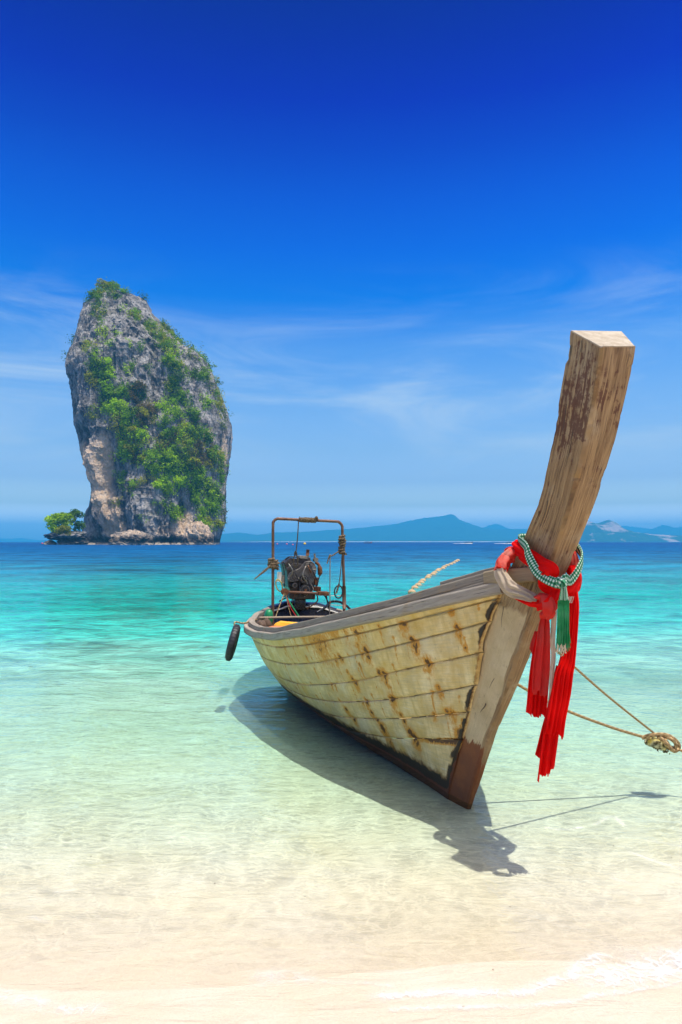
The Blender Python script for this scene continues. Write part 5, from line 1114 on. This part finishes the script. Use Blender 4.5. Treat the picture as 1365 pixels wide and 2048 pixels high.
# short layered tail
sheet_cloth('tail', [R(1086, 1226, 1096, 1226, 3.545), R(1078, 1250, 1099, 1250, 3.54), R(1072, 1290, 1100, 1290, 3.535), R(1066, 1330, 1100, 1330, 3.53), R(1064, 1384, 1096, 1390, 3.53)], M_REDFADE, LOOP, folds=2, depth=.008, seed=3, ragged=.010)
sheet_cloth('tail', [R(1076, 1262, 1098, 1262, 3.575), R(1066, 1310, 1099, 1310, 3.57), R(1058, 1370, 1098, 1370, 3.57), R(1055, 1410, 1095, 1415, 3.57), R(1054, 1431, 1093, 1438, 3.57)], M_RED, LOOP, folds=4, depth=.013, seed=5, ragged=.012)
sheet_cloth('tail', [R(1070, 1262, 1080, 1264, 3.59), R(1060, 1294, 1070, 1296, 3.59), R(1063, 1300, 1068, 1325, 3.59)], M_REDFADE, LOOP, folds=1, depth=.004, seed=15, ragged=.004, nx=14, ny=20)
# ivory ribbon
RIB = sheet_cloth('ivory_ribbon', [R(1102, 1196, 1114, 1196, 3.555), R(1104, 1230, 1114, 1230, 3.53), R(1102, 1280, 1111, 1281, 3.52), R(1104, 1312, 1112, 1312, 3.515), R(1101, 1345, 1109, 1345, 3.51), R(1100, 1385, 1105, 1385, 3.51), R(1096, 1412, 1102, 1413, 3.51)], M_IVORY, None, 'narrow ivory ribbon hanging between the red tails', 'ribbon', folds=1, depth=.006, seed=4, nx=20, ragged=.003)
# green checked scarf
SCARF = empty('checked_scarf', B(.93, .05, 1.47), 'green and white checked scarf knotted round the prow with a green tassel', 'scarf')
bandp('wrap', [B(.66, -.11, 1.70), B(.64, 0, 1.72), B(.645, .095, 1.715), fr(1052, 1093, .150), fr(1057, 1110, .158), fr(1066, 1130, .158), fr(1078, 1147, .155), fr(1094, 1158, .145), fr(1110, 1165, .13), fr(1123, 1168, .105)], .025, .007, M_CHECK, SCARF, folds=3, seed=2, amp=.15)
bandp('wrap', [fr(1125, 1170, .10), fr(1131, 1158, .07), B(.975, -.02, 1.50), B(.955, -.085, 1.57), B(.90, -.135, 1.64), B(.80, -.14, 1.70), B(.70, -.12, 1.71)], .025, .007, M_CHECK, SCARF, folds=3, seed=3, amp=.15)
band('knot', smoothpath([fr(1118, 1162, .11), fr(1123, 1166, .125), fr(1130, 1169, .11)], 24), .022, .018, M_CHECK, None, None, folds=3, parent=SCARF, up=L, seed=4)
KY = float(fr(1125, 1170, .115)[1]) - .02
sheet_cloth('scarf_end', [R(1123, 1168, 1133, 1168, KY), R(1121, 1182, 1135, 1182, KY - .01), R(1117, 1201, 1138, 1201, KY - .012)], M_CHECK, SCARF, folds=2, depth=.006, seed=6, ragged=.0, nx=24, ny=20)
g = Geo(); tops = np.linspace(0, 1, 46)
for i, s in enumerate(tops):
    x0 = 1117 + 21 * s; dx = rng.normal() * 1.2; y1 = 1300 + rng.normal() * 6 - 8 * abs(s - .45); zoff = rng.uniform(-.012, .014)
    p = smoothpath([atdepth(x0, 1201, KY - .012 + zoff * .3), atdepth(x0 - 1 + dx * .5, 1240, KY - .015 + zoff), atdepth(x0 - 1.5 + dx, y1 - 20, KY - .01 + zoff), atdepth(x0 - 1 + dx * 1.5 + rng.normal() * .8, y1, KY - .005 + zoff)], 10)
    g.tube(p, np.linspace(.0030, .0022, 10), 4)
g.build('tassel', M_GREEN, SCARF, True)
g = Geo()
for i in range(18):
    x0 = 1114 + 20 * rng.uniform(); y0 = 1292 + rng.normal() * 4; p = smoothpath([atdepth(x0, y0, KY - .02), atdepth(x0 + rng.normal() * 1.5, y0 + 8, KY - .02), atdepth(x0 + rng.normal() * 2.5, y0 + 13, KY - .018)], 6); g.tube(p, .0018, 4)
g.build('tassel_tips', M_IVORY, SCARF, True)
g = Geo()
for i in range(10):
    x0 = 1139 + 10 * rng.uniform(); p = smoothpath([atdepth(x0, 1193, 3.44), atdepth(x0 - 2 + rng.normal(), 1199, 3.435), atdepth(x0 - 3 + rng.normal() * 2, 1206, 3.435)], 6); g.tube(p, .0014, 4)
g.build('fringe', M_IVORY, SCARF, True)

# ------------------------------------------------------------------ mooring lines and their float
KN = Py(1318, 1478, 4.7)
MO = empty('mooring_rope', KN, 'taut tan mooring ropes meeting in a knot right of the bow', 'rope')
def rp(pts, r, name='rope', sag=0.0, n=60):
    g = Geo(); g.tube(smoothpath(pts, n), r, 8); return g.build(name, M_ROPE, MO, True)
b1 = B(.60, -.05, 1.20); b2 = B(.10, -.12, .86)
rp([b1, b1 * .5 + KN * .5 + [0, 0, -.012], KN + [-.02, 0, .03]], .0075)
rp([b2, b2 * .66 + KN * .34 + [0, 0, -.06], b2 * .33 + KN * .67 + [0, 0, -.055], KN + [-.06, 0, 0]], .0095)
rp([KN + [.02, 0, -.03], KN + [.10, -.02, -.06], Py(1375, 1506, 4.66), Py(1700, 1640, 4.3) * [1, 1, 1]], .0095)
rp([Py(1284, 1476, 4.68), Py(1300, 1471, 4.66), Py(1322, 1469, 4.65), Py(1338, 1472, 4.66), Py(1353, 1482, 4.67), Py(1358, 1494, 4.68), Py(1350, 1502, 4.67), Py(1340, 1494, 4.66), Py(1330, 1480, 4.65), Py(1316, 1474, 4.65)], .014, 'knot')
rp([Py(1318, 1474, 4.64), Py(1332, 1486, 4.63), Py(1345, 1500, 4.64), Py(1356, 1499, 4.66)], .014, 'knot')
rp([Py(1324, 1472, 4.67), Py(1342, 1478, 4.64), Py(1352, 1488, 4.64), Py(1350, 1500, 4.65)], .012, 'knot')
FL = empty('rope_float', Py(1310, 1485, 4.70), 'small yellow float crusted with dark weed at the rope knot', 'float')
p = np.array([Py(1294, 1478, 4.72), Py(1302, 1482, 4.72), Py(1322, 1489, 4.72), Py(1334, 1494, 4.72)]); g = Geo(); g.tube(smoothpath(p, 14), [.026, .036, .038, .038, .037, .038, .037, .036, .036, .037, .035, .034, .030, .016], 12)
def floatm():
    m, t = mat('weedy yellow float'); q = t('TexCoord', out=3); n = t.noise(q, 22, 4, .65); n2 = t.noise(q, 9, 3, .6)
    col = t.mix(t.maprange(n2, .4, .6), (.62, .46, .05), (.55, .55, .40)); col = t.mix(t.maprange(n, .46, .58), col, (.06, .05, .015)); fin(t, principled(t, col, .8, t.bump(n, .01, 1))); return m
M_FLOAT = floatm(); g.build('float_body', M_FLOAT, FL, True)
g = Geo(); cc_ = smoothpath(p, 20); cs = cc_[rng.integers(8, 20, 170)] + rng.normal(size=(170, 3)) * [.014, .014, .014] + [0, 0, -.022]; leaves(g, cs, rng.uniform(.006, .014, 170)); g.build('weed_crust', simple('dark weed', (.05, .045, .012), (.12, .09, .02), 40), FL)

# ------------------------------------------------------------------ floats, buoys and boats out on the water
def ball(name, c, r, m, label, cat, group=None, n=10, sz=1.0):
    th = np.linspace(0, PI, n // 2 + 2); ph = np.linspace(0, 2 * PI, n, endpoint=False); A, Bq = np.meshgrid(th, ph, indexing='ij')
    P = np.array(c) + st3(np.sin(A) * np.cos(Bq), np.sin(A) * np.sin(Bq), np.cos(A) * sz) * r
    g = Geo(); g.grid(P, cv=True, flip=True); return tag(g.build(name, m, None, True), label, cat, group)
M_CORK = simple('weathered orange float', (.55, .36, .16), (.42, .30, .18), 5, .7)
M_PINK = simple('pink buoy plastic', (.75, .12, .16), (.62, .10, .14), 2, .5); M_YBUOY = simple('yellow buoy plastic', (.80, .52, .02), (.7, .45, .02), 2, .5)
line_px = [(818, 1186), (828, 1175), (838, 1168), (846, 1162), (853, 1155), (861, 1150), (868, 1146), (875, 1141), (883, 1138), (890, 1134), (897, 1130), (905, 1127), (912, 1123), (918, 1120)]
LP = [Pz(x, y, .02) for x, y in line_px]
lq = smoothpath(LP, 90); g = Geo(); g.tube(lq, .03, 5); tag(g.build('float_line', M_ROPE, None, True), 'long line threaded with small floats on the sea beyond the rail', 'rope')
base_ball = None
for k in range(2, 88, 5):
    c = lq[k] + rng.normal(size=3) * [.05, .1, 0]; r = .075 + .0016 * c[1]
    if base_ball is None: base_ball = ball('line_float', c, 1, M_CORK, 'small tan float strung on the float line beyond the rail', 'float', 'floats strung on the line beyond the rail'); o = base_ball
    else: o = base_ball.copy(); COL.objects.link(o)
    nf = (k - 2) // 5; o['label'] = (['nearest', 'second', 'third', 'fourth', 'fifth', 'sixth', 'seventh', 'eighth', 'ninth', 'tenth', 'eleventh', 'twelfth', 'thirteenth', 'fourteenth', 'fifteenth', 'sixteenth', 'seventeenth', 'farthest'][min(nf, 17)] + ' small tan float on the float line, counted from the rail')
    o.location = c - np.array([0, 0, r * .3]); o.scale = (r * 1.25, r, r)
o = base_ball; zmin = min(v.co.z for v in o.data.vertices)
for v in o.data.vertices: v.co.z -= 1
BU = empty('yellow_buoy', Pz(1027, 1104), 'yellow and white buoy floating behind the bow rail beside the red sash', 'buoy')
bc = Pz(1027, 1104); g = Geo(); th = np.linspace(0, PI, 9); ph = np.linspace(0, 2 * PI, 14, endpoint=False); A, Bq = np.meshgrid(th, ph, indexing='ij'); g.grid(bc + [.1, 0, .25] + st3(np.sin(A) * np.cos(Bq) * .5, np.sin(A) * np.sin(Bq) * .4, np.cos(A) * .36), cv=True, flip=True); g.build('buoy_body', M_YBUOY, BU, True)
g = Geo(); g.grid(bc + [-.35, 0, .22] + st3(np.sin(A) * np.cos(Bq) * .22, np.sin(A) * np.sin(Bq) * .3, np.cos(A) * .3), cv=True, flip=True); g.build('white_end', M_WHITE, BU, True)
for (px, py, Y, r, m, lab) in ((85, 1086.5, 520, .75, M_PINK, 'tiny pink buoy on the horizon left of the rock tower'), (555, 1086.8, 430, .55, M_PINK, 'tiny pink buoy seen inside the hoop by its left leg'), (574, 1087, 420, .6, M_PINK, 'tiny pink buoy seen inside the hoop left of the hoist rope'), (586, 1089, 330, .45, M_PINK, 'tiny pink buoy close to the hoist rope inside the hoop'), (610, 1087, 420, .9, M_YBUOY, 'tiny yellow buoy seen inside the hoop right of the hoist rope')):
    c = Py(px, py, Y); c[2] = r * .35; ball('buoy', c, r, m, lab, 'buoy')
def far_boat(px, Y, ln, hull_m, top_m, label, wake, head=1):
    x = (px - 682.5) / 1365 * Y; c = np.array([x, Y, 0]); root = empty('distant_boat', c, label, 'boat')
    s = np.linspace(-1, 1, 15); hw = ln * .09 * (1 - np.abs(s) ** 2.4) + .03; sheer = ln * (.07 + .17 * np.clip(s * head, 0, 1) ** 3 + .04 * np.clip(-s * head, 0, 1) ** 2)
    P = np.array([[c + [s_ * ln / 2, y_ * h_, z_] for (y_, z_) in ((-1, sh), (-.7, .1), (0, -.2), (.7, .1), (1, sh), (0, sh - .15))] for s_, h_, sh in zip(s, hw, sheer)])
    g = Geo(); g.grid(P, cv=True); g.build('hull', hull_m, root)
    g = Geo(); z0, z1 = ln * .08, ln * .20
    for sx in (-.28, .12):
        for sy in (-1, 1): g.box(c + [sx * ln, sy * ln * .07, (z0 + z1) / 2], np.eye(3), (.05, .05, (z1 - z0) / 2))
    g.build('posts', M_DARK, root)
    g = Geo(); g.box(c + [-.08 * ln, 0, z1 + .06], np.eye(3), (ln * .24, ln * .09, .07)); g.build('canopy', top_m, root)
    g = Geo(); g.tube([c + [.42 * ln * head, 0, .1 * ln], c + [.54 * ln * head, 0, .32 * ln]], .09, 5); g.build('prow_post', hull_m, root)
    for k in range(2):
        q = c + [(-.1 + .14 * k) * ln, 0, ln * .12]; g = Geo(); g.tube([q - [0, 0, .3], q + [0, 0, .35], q + [0, 0, .55]], [.22, .25, .1], 6); g.build('passenger', M_BLUEC, root)
    if wake:
        g = Geo(); n = 18; s = np.linspace(0, 1, n)
        top = np.array([c + [-head * (s_ * ln * 2.2) + head * ln * .4, -.6, .35 * (1 - s_) + .12 * abs(math.sin(9 * s_)) + .05] for s_ in s]); bot = np.array([c + [-head * (s_ * ln * 2.4) + head * ln * .5, -2.0 - 3 * s_, .02] for s_ in s])
        g.grid(np.array([bot, top, top + [0, 1.6, -.3]])); g.build('bow_wave', M_WHITE, root)
M_REDB = simple('faded red hull', (.38, .05, .04), (.28, .04, .04), 1, .6)
far_boat(736, 760, 9, M_REDB, M_REDB, 'small red long-tail boat far out right of the hoop', False, 1)
far_boat(937, 640, 8, M_DARK, M_DRIFT, 'small dark boat with a white bow wave below the headland', True, 1)
far_boat(1021, 600, 8, M_DARK, M_BLUEC, 'small dark boat with a white wake close left of the prow', True, 1)
# white houses on the far shore
for k, (px, w_, h_, d_) in enumerate(((1150, 34, 9, 0), (1160, 44, 14, 0), (1170, 56, 12, 0), (1181, 34, 11, 0))):
    x = (px - 682.5) / 1365 * 5750; e = empty('shore_house', (x, 5750, 0), ('low white house leftmost of the group on the far shore', 'taller white house second from left on the far shore', 'widest white house third from left on the far shore', 'small white house rightmost of the group on the far shore')[k], 'house', 'white houses on the far shore')
    g = Geo(); g.box((x, 5750, 3 + h_ / 2), np.eye(3), (w_ / 2, 6, h_ / 2 + 3)); g.build('wall', M_WHITE, e)
    g = Geo(); z = 6 + h_; g.add([(x - w_ * .55, 5742, z), (x + w_ * .55, 5742, z), (x + w_ * .55, 5758, z), (x - w_ * .55, 5758, z), (x - w_ * .4, 5750, z + 4), (x + w_ * .4, 5750, z + 4)], [(0, 1, 5, 4), (1, 2, 5), (2, 3, 4, 5), (3, 0, 4), (0, 3, 2, 1)]); g.build('roof', M_SALMON, e)
